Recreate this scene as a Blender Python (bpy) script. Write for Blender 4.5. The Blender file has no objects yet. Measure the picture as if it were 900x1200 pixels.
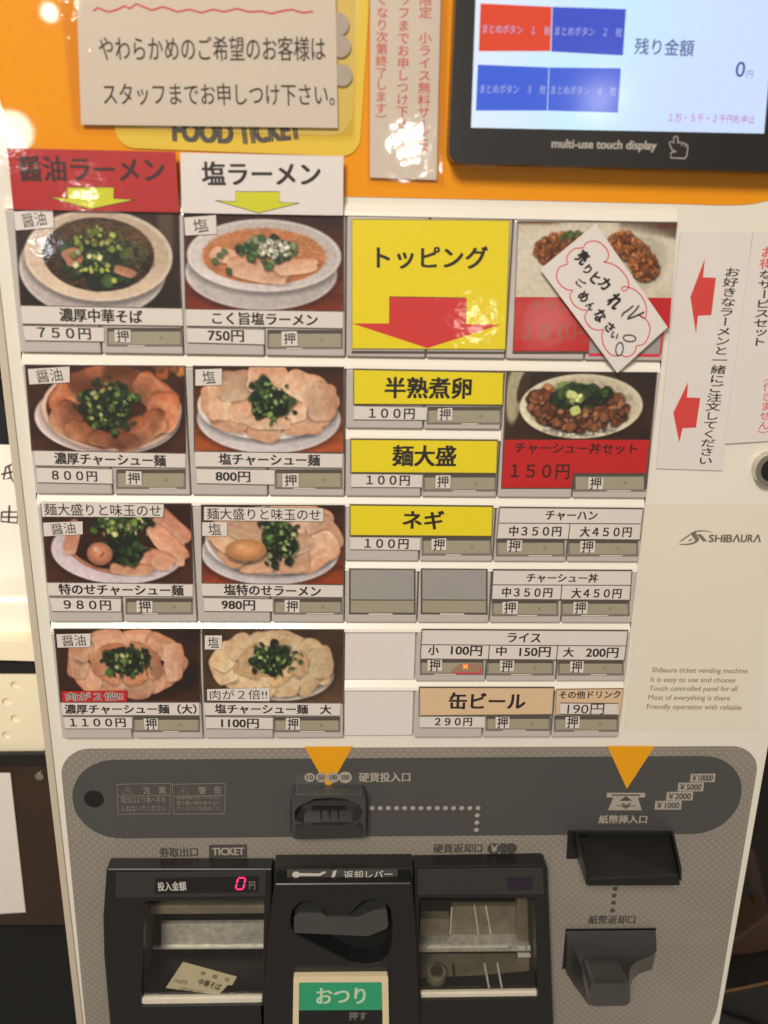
import bpy, math, random
import numpy as np
from mathutils import Vector, Matrix
from mathutils.geometry import tessellate_polygon

# ------------------------------------------------------------------ scene, camera, light
scn = bpy.context.scene
COL = scn.collection
# camera solved from the button grid of the machine (front face = plane y 0, metres)
RM = np.array([[0.999207267485068, -0.03520918409311149, 0.01857821198395865],
               [0.006814819201433571, -0.308503487044139, -0.9511987997894253],
               [0.03922237683102966, 0.9505713607284245, -0.30801898207516454]])
CP = np.array([0.0029055356862065125, -0.4983824232564577, 0.06877298445906725])
FPX = 1024.8868385149108
U, V = 0.045, 0.04083777240800906          # pitch of the selector buttons
cam_d = bpy.data.cameras.new('camera')
cam = bpy.data.objects.new('camera', cam_d); COL.objects.link(cam)
m = Matrix.Identity(4)
for i in range(3):
    m[i][0] = RM[0][i]; m[i][1] = -RM[1][i]; m[i][2] = -RM[2][i]; m[i][3] = CP[i]
cam.matrix_world = m
cam_d.sensor_fit = 'HORIZONTAL'; cam_d.sensor_width = 36.0
cam_d.lens = FPX / 900 * 36
cam_d.clip_start = 0.02; cam_d.clip_end = 60
cam_d.dof.use_dof = True; cam_d.dof.focus_distance = 0.56; cam_d.dof.aperture_fstop = 7.0
scn.camera = cam
scn.view_settings.view_transform = 'Standard'; scn.view_settings.look = 'None'
scn.view_settings.exposure = 0.0; scn.view_settings.gamma = 1.0
scn.view_settings.use_curve_mapping = False

w = bpy.data.worlds.new('World'); scn.world = w; w.use_nodes = True
bg = w.node_tree.nodes['Background']
bg.inputs[0].default_value = (1.0, 0.89, 0.76, 1); bg.inputs[1].default_value = 0.27

def lin(c):
    c = np.asarray(c, float) / 255.0
    return np.where(c <= 0.04045, c / 12.92, ((c + 0.055) / 1.055) ** 2.4)
def S(r, g, b): return tuple(float(x) for x in lin((r, g, b)))

def area(name, loc, target, size, power, col):
    d = bpy.data.lights.new(name, 'AREA'); d.shape = 'DISK'; d.size = size; d.energy = power; d.color = col
    o = bpy.data.objects.new(name, d); COL.objects.link(o); o.location = loc
    o.rotation_euler = (Vector(target) - Vector(loc)).to_track_quat('-Z', 'Y').to_euler()
def bulb(name, loc, radius, power, col):
    d = bpy.data.lights.new(name, 'POINT'); d.shadow_soft_size = radius; d.energy = power; d.color = col
    o = bpy.data.objects.new(name, d); COL.objects.link(o); o.location = loc
area('ceiling_lamp', (-0.45, -1.75, 1.20), (0.02, 0, -0.02), 0.55, 40, (1.0, 0.92, 0.82))

def ray(px, py):
    return RM.T @ np.array([(px - 450) / FPX, (py - 600) / FPX, 1.0])
def at(px, py, d=0.0):                      # point of the plane d metres in front of the machine's face
    v = ray(px, py); s = (-d - CP[1]) / v[1]
    return CP + s * v
def lamp_at(name, px, py, dist, radius, power, col, d=0.003):   # a ceiling spot of the shop whose reflection shows at that spot of the face
    P = at(px, py, d); v = P - CP; v = v / np.linalg.norm(v); v[1] = -v[1]
    bulb(name, tuple(P + v * dist), radius, power, col)
WARM = (1.0, 0.92, 0.80)
lamp_at('spot_lamp', 57, 14, 2.2, 0.020, 0.8, WARM)
lamp_at('spot_lamp', 14, 154, 1.9, 0.045, 2.2, (1, .96, .92))
lamp_at('spot_lamp', 50, 284, 2.3, 0.020, 1.0, (0.9, .93, 1))
lamp_at('spot_lamp', 555, 372, 1.8, 0.035, 1.1, WARM)
lamp_at('spot_lamp', 700, 118, 2.1, 0.028, 1.2, (1, .95, .9))
lamp_at('spot_lamp', 99, 229, 2.2, 0.018, 1.0, WARM)
lamp_at('spot_lamp', 640, 376, 1.9, 0.06, 1.0, WARM)
lamp_at('spot_lamp', 482, 172, 2.0, 0.036, 1.7, (1, .97, .93))

# ------------------------------------------------------------------ materials
def mat(name, col, rough=0.5, coat=0.0, metal=0.0, spec=0.5, noise=None, bump=None, emis=None, coat_rough=0.06, alpha=None):
    M = bpy.data.materials.new(name); M.use_nodes = True
    nt = M.node_tree; b = nt.nodes['Principled BSDF']
    b.inputs['Base Color'].default_value = (*col, 1); b.inputs['Roughness'].default_value = rough
    b.inputs['Metallic'].default_value = metal; b.inputs['Specular IOR Level'].default_value = spec
    b.inputs['Coat Weight'].default_value = coat; b.inputs['Coat Roughness'].default_value = coat_rough
    tc = nt.nodes.new('ShaderNodeTexCoord')
    if noise:
        sc, amt = noise
        n = nt.nodes.new('ShaderNodeTexNoise'); n.inputs['Scale'].default_value = sc; n.inputs['Detail'].default_value = 6
        n.inputs['Roughness'].default_value = 0.65
        nt.links.new(tc.outputs['Object'], n.inputs['Vector'])
        mx = nt.nodes.new('ShaderNodeMix'); mx.data_type = 'RGBA'
        mx.inputs[6].default_value = (*[c * (1 - amt) for c in col], 1); mx.inputs[7].default_value = (*[min(1, c * (1 + amt)) for c in col], 1)
        nt.links.new(n.outputs['Fac'], mx.inputs[0]); nt.links.new(mx.outputs[2], b.inputs['Base Color'])
    if bump:
        sc, st = bump
        n = nt.nodes.new('ShaderNodeTexNoise'); n.inputs['Scale'].default_value = sc; n.inputs['Detail'].default_value = 3
        nt.links.new(tc.outputs['Object'], n.inputs['Vector'])
        bm = nt.nodes.new('ShaderNodeBump'); bm.inputs['Strength'].default_value = st; bm.inputs['Distance'].default_value = 0.001
        nt.links.new(n.outputs['Fac'], bm.inputs['Height'])
        if coat: nt.links.new(bm.outputs['Normal'], b.inputs['Coat Normal'])
        else: nt.links.new(bm.outputs['Normal'], b.inputs['Normal'])
    if emis:
        b.inputs['Emission Color'].default_value = (*emis[0], 1); b.inputs['Emission Strength'].default_value = emis[1]
    return M

def clear(name, tint=(1, 1, 1), fac=0.10, rough=0.05, bump=None):
    M = bpy.data.materials.new(name); M.use_nodes = True; nt = M.node_tree; nt.nodes.clear()
    o = nt.nodes.new('ShaderNodeOutputMaterial'); t = nt.nodes.new('ShaderNodeBsdfTransparent'); t.inputs[0].default_value = (*tint, 1)
    g = nt.nodes.new('ShaderNodeBsdfGlossy'); g.inputs['Roughness'].default_value = rough
    mx = nt.nodes.new('ShaderNodeMixShader'); fr = nt.nodes.new('ShaderNodeLayerWeight'); fr.inputs[0].default_value = 0.5
    pw = nt.nodes.new('ShaderNodeMath'); pw.operation = 'POWER'; pw.inputs[1].default_value = 4.0; nt.links.new(fr.outputs['Facing'], pw.inputs[0])
    ma = nt.nodes.new('ShaderNodeMath'); ma.operation = 'MULTIPLY_ADD'; ma.inputs[1].default_value = 0.6; ma.inputs[2].default_value = 0.035; nt.links.new(pw.outputs[0], ma.inputs[0])
    nt.links.new(ma.outputs[0], mx.inputs[0])
    nt.links.new(t.outputs[0], mx.inputs[1]); nt.links.new(g.outputs[0], mx.inputs[2]); nt.links.new(mx.outputs[0], o.inputs[0])
    if bump:
        tc = nt.nodes.new('ShaderNodeTexCoord'); n = nt.nodes.new('ShaderNodeTexNoise'); n.inputs['Scale'].default_value = bump[0]
        nt.links.new(tc.outputs['Object'], n.inputs['Vector'])
        bm = nt.nodes.new('ShaderNodeBump'); bm.inputs['Strength'].default_value = bump[1]; bm.inputs['Distance'].default_value = 0.001
        nt.links.new(n.outputs['Fac'], bm.inputs['Height']); nt.links.new(bm.outputs['Normal'], g.inputs['Normal'])
    return M

def glow(name, col, strength):
    M = bpy.data.materials.new(name); M.use_nodes = True; nt = M.node_tree
    b = nt.nodes['Principled BSDF']; b.inputs['Base Color'].default_value = (0.01, 0.01, 0.01, 1)
    b.inputs['Roughness'].default_value = 0.12
    b.inputs['Emission Color'].default_value = (*col, 1); b.inputs['Emission Strength'].default_value = strength
    return M

def dotted(name, base, dot, px, pz, r):     # printed plate with a staggered dot pattern
    M = mat(name, base, rough=0.42, coat=0.15, coat_rough=0.3); nt = M.node_tree; b = nt.nodes['Principled BSDF']
    tc = nt.nodes.new('ShaderNodeTexCoord'); sp = nt.nodes.new('ShaderNodeSeparateXYZ'); nt.links.new(tc.outputs['Object'], sp.inputs[0])
    def mth(op, a, bb=None):
        n = nt.nodes.new('ShaderNodeMath'); n.operation = op
        for k, v in enumerate((a, bb)):
            if v is None: continue
            if isinstance(v, (int, float)): n.inputs[k].default_value = v
            else: nt.links.new(v, n.inputs[k])
        return n.outputs[0]
    def grid(ox, oz):
        fx = mth('SUBTRACT', mth('FRACT', mth('ADD', mth('MULTIPLY', sp.outputs[0], 1 / px), 50 + ox)), 0.5)
        fz = mth('SUBTRACT', mth('FRACT', mth('ADD', mth('MULTIPLY', sp.outputs[2], 1 / pz), 50 + oz)), 0.5)
        dx = mth('MULTIPLY', fx, px); dz = mth('MULTIPLY', fz, pz)
        dd = mth('SQRT', mth('ADD', mth('MULTIPLY', dx, dx), mth('MULTIPLY', dz, dz)))
        n = nt.nodes.new('ShaderNodeMapRange'); n.inputs[1].default_value = r * 0.5; n.inputs[2].default_value = r * 1.4
        n.inputs[3].default_value = 1; n.inputs[4].default_value = 0; nt.links.new(dd, n.inputs[0]); return n.outputs[0]
    f = mth('MAXIMUM', grid(0, 0), grid(0.5, 0.5))
    n = nt.nodes.new('ShaderNodeTexNoise'); n.inputs['Scale'].default_value = 18; n.inputs['Detail'].default_value = 6
    nt.links.new(tc.outputs['Object'], n.inputs['Vector'])
    m0 = nt.nodes.new('ShaderNodeMix'); m0.data_type = 'RGBA'
    m0.inputs[6].default_value = (*[c * 0.86 for c in base], 1); m0.inputs[7].default_value = (*[c * 1.14 for c in base], 1)
    nt.links.new(n.outputs['Fac'], m0.inputs[0])
    mx = nt.nodes.new('ShaderNodeMix'); mx.data_type = 'RGBA'; mx.inputs[7].default_value = (*dot, 1)
    nt.links.new(m0.outputs[2], mx.inputs[6]); nt.links.new(f, mx.inputs[0]); nt.links.new(mx.outputs[2], b.inputs['Base Color'])
    return M

def photo_mat():
    M = mat('printed_photo', (0.5, 0.5, 0.5), rough=0.38, coat=0.55, coat_rough=0.05, bump=(160, 0.05)); nt = M.node_tree
    a = nt.nodes.new('ShaderNodeAttribute'); a.attribute_name = 'print'
    nt.links.new(a.outputs['Color'], nt.nodes['Principled BSDF'].inputs['Base Color'])
    return M

MT = {
    'body': mat('cream_enamel', S(232, 226, 212), 0.45, 0.9, noise=(9, 0.035), coat_rough=0.035, bump=(330, 0.06)),
    'edge': mat('body_edge', S(196, 184, 164), 0.4, noise=(14, 0.05)),
    'inset': mat('inset_sheet', S(227, 218, 201), 0.45, noise=(12, 0.03)),
    'orange': mat('orange_print', S(236, 150, 2), 0.55, 0.8, noise=(480, 0.08), coat_rough=0.025, spec=0.2),
    'yellowplate': mat('yellow_plate', S(226, 192, 62), 0.3, 0.4, noise=(20, 0.05), coat_rough=0.1),
    'yellowlight': mat('pale_yellow_print', S(232, 206, 110), 0.3, 0.4, noise=(20, 0.05)),
    'paper': mat('paper', S(222, 214, 208), 0.6, 0.0, noise=(30, 0.03)),
    'lampaper': mat('laminated_paper', S(224, 216, 210), 0.5, 0.7, noise=(25, 0.03), bump=(70, 0.16), coat_rough=0.05),
    'label': mat('label_paper', S(220, 211, 203), 0.45, 0.5, noise=(40, 0.03), coat_rough=0.12),
    'redcard': mat('red_card', S(176, 22, 24), 0.45, 0.8, noise=(30, 0.06), bump=(70, 0.18)),
    'yellowcard': mat('yellow_card', S(232, 210, 22), 0.45, 0.6, noise=(160, 0.04), bump=(75, 0.22)),
    'yellowgreen': mat('yellow_green_ink', S(205, 205, 20), 0.45, 0.8, bump=(70, 0.18)),
    'redink': mat('red_print', S(206, 52, 50), 0.5, 0.5, noise=(200, 0.06), bump=(75, 0.22)),
    'redstrip': mat('bright_red_label', S(190, 20, 22), 0.5, 0.7, noise=(220, 0.06), bump=(40, 0.2), coat_rough=0.12),
    'pinkedge_and_glow': mat('pink_red_edge_and_glow', S(222, 46, 70), 0.4, 0.4),
    'arrowred': mat('notice_red', S(208, 66, 62), 0.55, noise=(120, 0.05)),
    'tan': mat('tan_label', S(216, 184, 148), 0.55, 0.2, noise=(60, 0.04)),
    'ink': mat('black_ink', S(38, 32, 30), 0.55),
    'inkthin': mat('thin_black_ink', S(52, 44, 42), 0.55),
    'inkred': mat('dark_ink_on_red', S(58, 14, 14), 0.5, 0.6, bump=(70, 0.18)),
    'fadedink': mat('faded_ink', S(150, 96, 66), 0.5, 0.3),
    'marker': mat('felt_marker', S(30, 27, 28), 0.6),
    'redpen': mat('red_pen', S(214, 62, 58), 0.6),
    'pinktext': mat('coral_text', S(216, 88, 84), 0.6),
    'cap': mat('cloudy_cap_plastic', S(192, 184, 178), 0.22, 0.5, noise=(60, 0.06), coat_rough=0.08, bump=(120, 0.06)),
    'blankcap': mat('blank_cap_plastic', S(224, 214, 208), 0.38, 0.1, noise=(300, 0.03)),
    'bar': mat('ivory_bar', S(240, 233, 220), 0.3, 0.4, coat_rough=0.08, noise=(20, 0.03)),
    'recess_and_shade': mat('cap_recess_and_shade', S(86, 78, 72), 0.4, noise=(90, 0.15)),
    'olive': mat('lens_olive', S(160, 154, 132), 0.3, 0.5, noise=(110, 0.10), coat_rough=0.1, bump=(120, 0.15)),
    'smoke': mat('smoky_window', S(158, 154, 150), 0.25, 0.6, noise=(55, 0.10), coat_rough=0.08, bump=(60, 0.12)),
    'glint': mat('painted_glint', S(225, 218, 206), 0.12, 0.8),
    'line': mat('printed_line', S(70, 60, 56), 0.6),
    'lensframe': mat('lens_frame', S(122, 115, 106), 0.35, 0.4, noise=(90, 0.2)),
    'lensmark': mat('lens_mark', S(128, 120, 96), 0.4),
    'slit': mat('dark_slit', S(60, 52, 46), 0.6),
    'plate': dotted('dotted_plate', S(138, 131, 121), S(170, 161, 144), 0.0054, 0.0054, 0.00060),
    'band': mat('slate_band', S(74, 73, 71), 0.38, 0.2, noise=(22, 0.10), coat_rough=0.25, bump=(300, 0.04)),
    'amber': mat('amber_arrow', S(232, 160, 4), 0.4, 0.2, noise=(200, 0.05)),
    'greyprint': mat('grey_print', S(168, 158, 146), 0.5),
    'dimprint': mat('dim_print', S(126, 117, 106), 0.5),
    'darkprint': mat('dark_print', S(74, 71, 68), 0.5),
    'logogrey': mat('logo_grey', S(120, 109, 95), 0.5),
    'smallgrey': mat('small_grey_text', S(150, 134, 112), 0.6),
    'black': mat('black_plastic', S(25, 24, 24), 0.34, 0.10, noise=(30, 0.2), coat_rough=0.3, bump=(420, 0.08)),
    'black2': mat('charcoal_plastic', S(47, 47, 45), 0.30, 0.30, noise=(30, 0.15), coat_rough=0.25, bump=(420, 0.06)),
    'gloss': mat('glossy_black', S(20, 19, 19), 0.42, 0.10, coat_rough=0.2),
    'graphite': mat('graphite_plastic', S(60, 60, 57), 0.3, 0.8, noise=(40, 0.15), coat_rough=0.22, bump=(420, 0.05)),
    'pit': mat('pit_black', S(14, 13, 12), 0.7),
    'bezel': mat('bezel_black', S(31, 29, 28), 0.3, 0.2, noise=(60, 0.12), coat_rough=0.25),
    'white_on_black': mat('white_print', S(205, 200, 190), 0.5),
    'bezelprint': mat('bezel_print', S(176, 168, 158), 0.5),
    'steel': mat('sparkle_steel', S(226, 222, 212), 0.28, metal=0.3, noise=(200, 0.75), bump=(150, 0.6)),  # strong noise flecks paint sparkling reflections into the steel colour
    'steel2': mat('dull_steel', S(146, 138, 122), 0.35, metal=0.4, noise=(70, 0.6), bump=(60, 0.2)),
    'brightsteel': mat('bright_steel', S(250, 246, 236), 0.2, metal=0.1, noise=(90, 0.45), bump=(50, 0.3)),
    'lip': mat('clear_flap_lip', S(226, 216, 196), 0.18, 0.7, noise=(90, 0.15)),
    'flap': clear('flap_acrylic', (0.93, 0.92, 0.88), rough=0.06, bump=(40, 0.05)),
    'laminate': clear('laminate_film', (0.97, 0.95, 0.92), rough=0.06, bump=(75, 0.24)),
    'ticket': mat('ticket_paper', S(228, 218, 190), 0.55, noise=(80, 0.06)),
    'green': mat('green_button', S(40, 158, 112), 0.35, 0.4, noise=(50, 0.05)),
    'greenprint': mat('pale_green_print', S(190, 214, 180), 0.4),
    'creamframe': mat('cream_frame', S(226, 208, 170), 0.4, 0.2, noise=(60, 0.05)),
    'purple': mat('unlit_purple_window', S(36, 20, 42), 0.3, 0.3),
    'led': glow('led_pink', (1.0, 0.02, 0.16), 2.2),
    'ledlamp': glow('sold_out_led', (1.0, 0.10, 0.02), 5.0),
    'ledhalo': mat('painted_led_spill', S(150, 124, 102), 0.3, 0.4, emis=((1, 0.04, 0.02), 0.03)),
    'chrome': mat('chrome', S(206, 200, 190), 0.14, metal=1.0),
    'photo': photo_mat(),
    'cream_plastic': mat('cream_plastic', S(238, 226, 198), 0.4, 0.2, noise=(25, 0.05)),
    'darkwood': mat('dark_wood', S(54, 39, 27), 0.45, noise=(14, 0.3)),
    'navy': mat('navy_cloth', S(30, 30, 40), 0.8, noise=(40, 0.3)),
    'brownleather': mat('brown_cloth', S(62, 44, 30), 0.6, noise=(35, 0.35)),
    'blackleather': mat('black_leather', S(24, 22, 19), 0.5, noise=(60, 0.3), bump=(200, 0.3)),
    'stitch': mat('tan_piping', S(150, 108, 62), 0.6),
    'shopwall': mat('shop_wall', S(30, 22, 16), 0.7, noise=(6, 0.3)),
}
def screen_mat():
    M = glow('screen_glow', (0.6, 0.8, 1), 1.0); nt = M.node_tree; b = nt.nodes['Principled BSDF']
    tc = nt.nodes.new('ShaderNodeTexCoord'); sp = nt.nodes.new('ShaderNodeSeparateXYZ'); nt.links.new(tc.outputs['Generated'], sp.inputs[0])
    n = nt.nodes.new('ShaderNodeTexNoise'); n.inputs['Scale'].default_value = 1.6; nt.links.new(tc.outputs['Generated'], n.inputs['Vector'])
    a = nt.nodes.new('ShaderNodeMath'); a.operation = 'MULTIPLY_ADD'; a.inputs[1].default_value = 0.5; nt.links.new(n.outputs['Fac'], a.inputs[0]); nt.links.new(sp.outputs[0], a.inputs[2])
    r = nt.nodes.new('ShaderNodeValToRGB'); r.color_ramp.elements[0].position = 0.25; r.color_ramp.elements[0].color = (*S(232, 238, 255), 1)
    r.color_ramp.elements[1].position = 1.1; r.color_ramp.elements[1].color = (*S(206, 224, 254), 1)
    e = r.color_ramp.elements.new(0.62); e.color = (*S(204, 238, 255), 1)
    nt.links.new(a.outputs[0], r.inputs[0]); nt.links.new(r.outputs[0], b.inputs['Emission Color'])
    return M
MT['screen'] = screen_mat()
MT['scr_red'] = glow('screen_red', S(226, 72, 44), 1.0)
MT['scr_blue'] = glow('screen_blue', S(66, 84, 200), 1.0)
MT['scr_blue2'] = glow('screen_light_blue', S(66, 98, 214), 1.0)
MT['scr_text'] = glow('screen_dark_blue_text', S(38, 62, 140), 1.0)
MT['scr_pale'] = glow('screen_pale_text', S(176, 180, 226), 1.0)
MT['scr_pink'] = glow('screen_magenta_text', S(196, 60, 176), 1.0)
MT['scr_grey'] = glow('screen_grey_text', S(110, 140, 200), 1.0)

# ------------------------------------------------------------------ geometry helpers
def q(pts, d=0.0): return [(float(p[0]), float(p[2])) for p in (at(x, y, d) for x, y in pts)]
def circle(cx, cy, rx, rz=None, n=28, a0=0): 
    rz = rx if rz is None else rz
    return [(cx + rx * math.cos(a0 + 2 * math.pi * k / n), cy + rz * math.sin(a0 + 2 * math.pi * k / n)) for k in range(n)]
def rnd(pts, r, n=6):                       # round the corners of a polygon
    out = []; N = len(pts); rs = r if isinstance(r, (list, tuple)) else [r] * N
    for i in range(N):
        P, A, B = np.array(pts[i]), np.array(pts[i - 1]), np.array(pts[(i + 1) % N])
        if rs[i] <= 0: out.append(tuple(P)); continue
        a = A - P; b = B - P; la, lb = np.linalg.norm(a), np.linalg.norm(b); a /= la; b /= lb
        ang = math.acos(max(-1, min(1, float(a @ b)))); t = min(rs[i] / math.tan(ang / 2), la * 0.49, lb * 0.49); R = t * math.tan(ang / 2)
        bis = a + b; bis /= np.linalg.norm(bis); O = P + bis * (R / math.sin(ang / 2)); p0, p1 = P + a * t - O, P + b * t - O
        a0 = math.atan2(p0[1], p0[0]); da = math.atan2(p1[1], p1[0]) - a0
        da = (da + math.pi) % (2 * math.pi) - math.pi
        for k in range(n + 1): out.append((O[0] + R * math.cos(a0 + da * k / n), O[1] + R * math.sin(a0 + da * k / n)))
    return out
def grow(pts, k):                           # offset a quad outward in pixels
    cx = sum(p[0] for p in pts) / len(pts); cy = sum(p[1] for p in pts) / len(pts)
    return [(x + (k if x > cx else -k), y + (k if y > cy else -k)) for x, y in pts]

_glyphs = {}
def glyphs(s, bold):
    key = (s, bold)
    if key not in _glyphs:
        c = bpy.data.curves.new('t', 'FONT'); c.body = s; c.offset = bold; c.resolution_u = 3
        o = bpy.data.objects.new('t', c); COL.objects.link(o)
        dg = bpy.context.evaluated_depsgraph_get(); ev = o.evaluated_get(dg); me = ev.to_mesh()
        vs = np.array([v.co[:2] for v in me.vertices]).reshape(-1, 2); fs = [tuple(p.vertices) for p in me.polygons]
        ev.to_mesh_clear(); bpy.data.objects.remove(o); bpy.data.curves.remove(c)
        _glyphs[key] = (vs, fs)
    return _glyphs[key]

class MB:
    def __init__(s): s.v = []; s.f = []; s.fm = []; s.m = []
    def mi(s, k):
        if k not in s.m: s.m.append(k)
        return s.m.index(k)
    def add(s, vs, fs, k):
        o = len(s.v); s.v += [tuple(map(float, v)) for v in vs]; i = s.mi(k)
        for f in fs: s.f.append(tuple(o + a for a in f)); s.fm.append(i)
    def sheet(s, xz, d, k):
        if len(xz) <= 4: s.add([(x, -d, z) for x, z in xz], [tuple(range(len(xz)))], k)
        else:
            t = tessellate_polygon([[Vector((x, z, 0)) for x, z in xz]]); s.add([(x, -d, z) for x, z in xz], [tuple(a) for a in t], k)
    def slab(s, xz, d0, d1, k, holes=(), back=True, side=None):   # front at d0, back at d1 (< d0)
        loops = [list(xz)] + [list(h) for h in holes]
        allp = [p for l in loops for p in l]
        if holes or len(xz) > 4: tri = [tuple(a) for a in tessellate_polygon([[Vector((x, z, 0)) for x, z in l] for l in loops])]
        else: tri = [tuple(range(len(xz)))]
        fix = []
        for f in tri:
            a = sum(allp[f[i]][0] * allp[f[(i + 1) % len(f)]][1] - allp[f[(i + 1) % len(f)]][0] * allp[f[i]][1] for i in range(len(f)))
            fix.append(f if a > 0 else tuple(reversed(f)))
        n = len(allp)
        vs = [(x, -d0, z) for x, z in allp] + [(x, -d1, z) for x, z in allp]
        s.add(vs, fix + ([tuple(i + n for i in reversed(f)) for f in fix] if back else []), k)
        base = len(s.v) - 2 * n; o = 0; mi = s.mi(side or k)
        for li, l in enumerate(loops):
            a = sum(l[i][0] * l[(i + 1) % len(l)][1] - l[(i + 1) % len(l)][0] * l[i][1] for i in range(len(l)))
            ccw = (a > 0) == (li == 0)
            for i in range(len(l)):
                j = (i + 1) % len(l); A, B = base + o + i, base + o + j
                s.f.append((A, A + n, B + n, B) if ccw else (A, B, B + n, A + n)); s.fm.append(mi)
            o += len(l)
    def box(s, x0, x1, z0, z1, d0, d1, k): s.slab([(x0, z0), (x1, z0), (x1, z1), (x0, z1)], d0, d1, k)
    def hull(s, front, back, k):            # two loops of 3-D points joined by sides, front capped
        n = len(front); s.add(list(front) + list(back), [tuple(range(n))] + [(i, i + n, (i + 1) % n + n, (i + 1) % n) for i in range(n)], k)
    def bolden(s, P, fs, d, k, r):          # thicken the strokes of a flat lettering by r
        offs = [(0, 0)] if r < 1e-6 else [(-r, -r * .6), (r, -r * .6), (-r, r * .6), (r, r * .6)]
        for i, (ox, oz) in enumerate(offs): s.add([(x + ox, -d - i * 4e-6, z + oz) for x, z in P], fs, k)
    def text(s, t, A, B, h, d, k, bold=0.016):
        vs, fs = glyphs(t, 0)
        if not len(vs): return
        a, b = at(*A, d)[[0, 2]], at(*B, d)[[0, 2]]; u = b - a; L = np.linalg.norm(u); u = u / L; w = np.array([-u[1], u[0]])
        dx, dy = B[0] - A[0], B[1] - A[1]; l = math.hypot(dx, dy); nx, ny = dy / l * h / 2, -dx / l * h / 2; mx, my = (A[0] + B[0]) / 2, (A[1] + B[1]) / 2
        H = np.linalg.norm(at(mx + nx, my + ny, d) - at(mx - nx, my - ny, d))
        lo, hi = vs.min(0), vs.max(0); n = (vs - lo) / np.maximum(hi - lo, 1e-6)
        P = a + np.outer(n[:, 0] * L, u) + np.outer((n[:, 1] - 0.5) * H, w)
        s.bolden(P, fs, d, k, max(0, bold) * 1.4 * H)
    def vtext(s, t, A, B, wpx, d, k, bold=0.012, pitch=None):   # vertical Japanese writing from A (top) to B (bottom)
        n = len(t); a, b = at(*A, d)[[0, 2]], at(*B, d)[[0, 2]]; dn = b - a; L = np.linalg.norm(dn); dn = dn / L
        r = np.array([-dn[1], dn[0]]); W = np.linalg.norm(at(A[0] + wpx, A[1], d) - at(A[0], A[1], d)); cell = L / n
        for i, ch in enumerate(t):
            if ch in ' \u3000': continue
            vs, fs = glyphs(ch, 0); c = vs - np.array([0.5, 0.38])
            if ch in 'ー（）〜': c = np.stack([c[:, 1], -c[:, 0]], 1)
            if ch in '。、': c = c + np.array([0.55, 0.55])
            if ch in 'っッゃャょョ': c = c + np.array([0.08, 0.08])
            P = a + dn * cell * (i + 0.5) + np.outer(c[:, 0] * W, r) - np.outer(c[:, 1] * cell * 1.0, dn)
            s.bolden(P, fs, d, k, bold * 1.0 * W)
    def stroke(s, pts, wpx, d, k, closed=False):   # pen line through pixel points
        P = np.array(q(pts, d)); 
        W = np.linalg.norm(at(pts[0][0] + wpx, pts[0][1], d) - at(*pts[0], d)) / 2
        n = len(P); vs = []
        for i in range(n):
            if closed: t = P[(i + 1) % n] - P[i - 1]
            else: t = P[min(i + 1, n - 1)] - P[max(i - 1, 0)]
            t = t / (np.linalg.norm(t) + 1e-12); nn = np.array([-t[1], t[0]]) * W
            vs += [(*(P[i] + nn),), (*(P[i] - nn),)]
        fs = [(2 * i, 2 * i + 1, (2 * i + 3) % (2 * n), (2 * i + 2) % (2 * n)) for i in range(n if closed else n - 1)]
        s.add([(x, -d, z) for x, z in vs], fs, k)
    def build(s, name, parent=None, label=None, bevel=0, seg=2, smooth=False, kind=None):
        o0 = ROOTLOC.get(parent.name if parent else None, (0, 0, 0))
        me = bpy.data.meshes.new(name); me.from_pydata([tuple(v[i] - o0[i] for i in range(3)) for v in s.v], [], s.f)
        for k in s.m: me.materials.append(MT[k])
        me.polygons.foreach_set('material_index', s.fm)
        if smooth: me.polygons.foreach_set('use_smooth', [True] * len(s.f))
        me.update()
        o = bpy.data.objects.new(name, me); COL.objects.link(o)
        if parent: o.parent = parent; ROOTLOC[o.name] = o0
        if label: o['label'] = label
        if kind: o['kind'] = kind
        if bevel:
            b = o.modifiers.new('soft_edges', 'BEVEL'); b.width = bevel; b.segments = seg; b.limit_method = 'ANGLE'; b.angle_limit = math.radians(40)
            b.harden_normals = False
        return o
ROOTLOC = {}
def thing(name, label, cat, loc, group=None):
    o = bpy.data.objects.new(name, None); COL.objects.link(o); o.location = loc; o.empty_display_size = 0.05
    o['label'] = label; o['category'] = cat
    if group: o['group'] = group
    ROOTLOC[o.name] = tuple(loc); return o
def tag(o, label, cat, group=None):
    o['label'] = label; o['category'] = cat
    if group: o['group'] = group
    return o
def px_thing(name, label, cat, x, y, d=0.0, group=None): return thing(name, label, cat, tuple(float(v) for v in at(x, y, d)), group)

# ------------------------------------------------------------------ the machine's body
XL, XR = -0.1935, 0.2838
ZT, ZB = 0.42, -0.80
HL, HR, HT = -0.1555, 0.1420, -0.3500       # opening that takes the tray unit
vm = thing('ticket_machine', 'cream and orange meal ticket vending machine with rows of photo buttons', 'ticket machine', (0.045, 0.15, ZB))
b = MB(); b.slab([(XL, ZB), (HL, ZB), (HL, HT), (HR, HT), (HR, ZB), (XR, ZB), (XR, ZT), (XL, ZT)], 0.0, -0.055, 'body')
b.build('front_door', vm, bevel=0.0022, seg=3)
b = MB(); b.box(XL + 0.004, XR - 0.004, ZB, ZT - 0.004, -0.0555, -0.34, 'edge'); b.build('cabinet', vm, bevel=0.003)
b = MB(); b.slab([(XL + 0.0006, ZB), (XL + 0.0052, ZB), (XL + 0.0052, ZT - .003), (XL + 0.0006, ZT - .003)], 0.0011, 0.0001, 'edge'); b.build('edge_trim', vm, bevel=0.0005)
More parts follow.
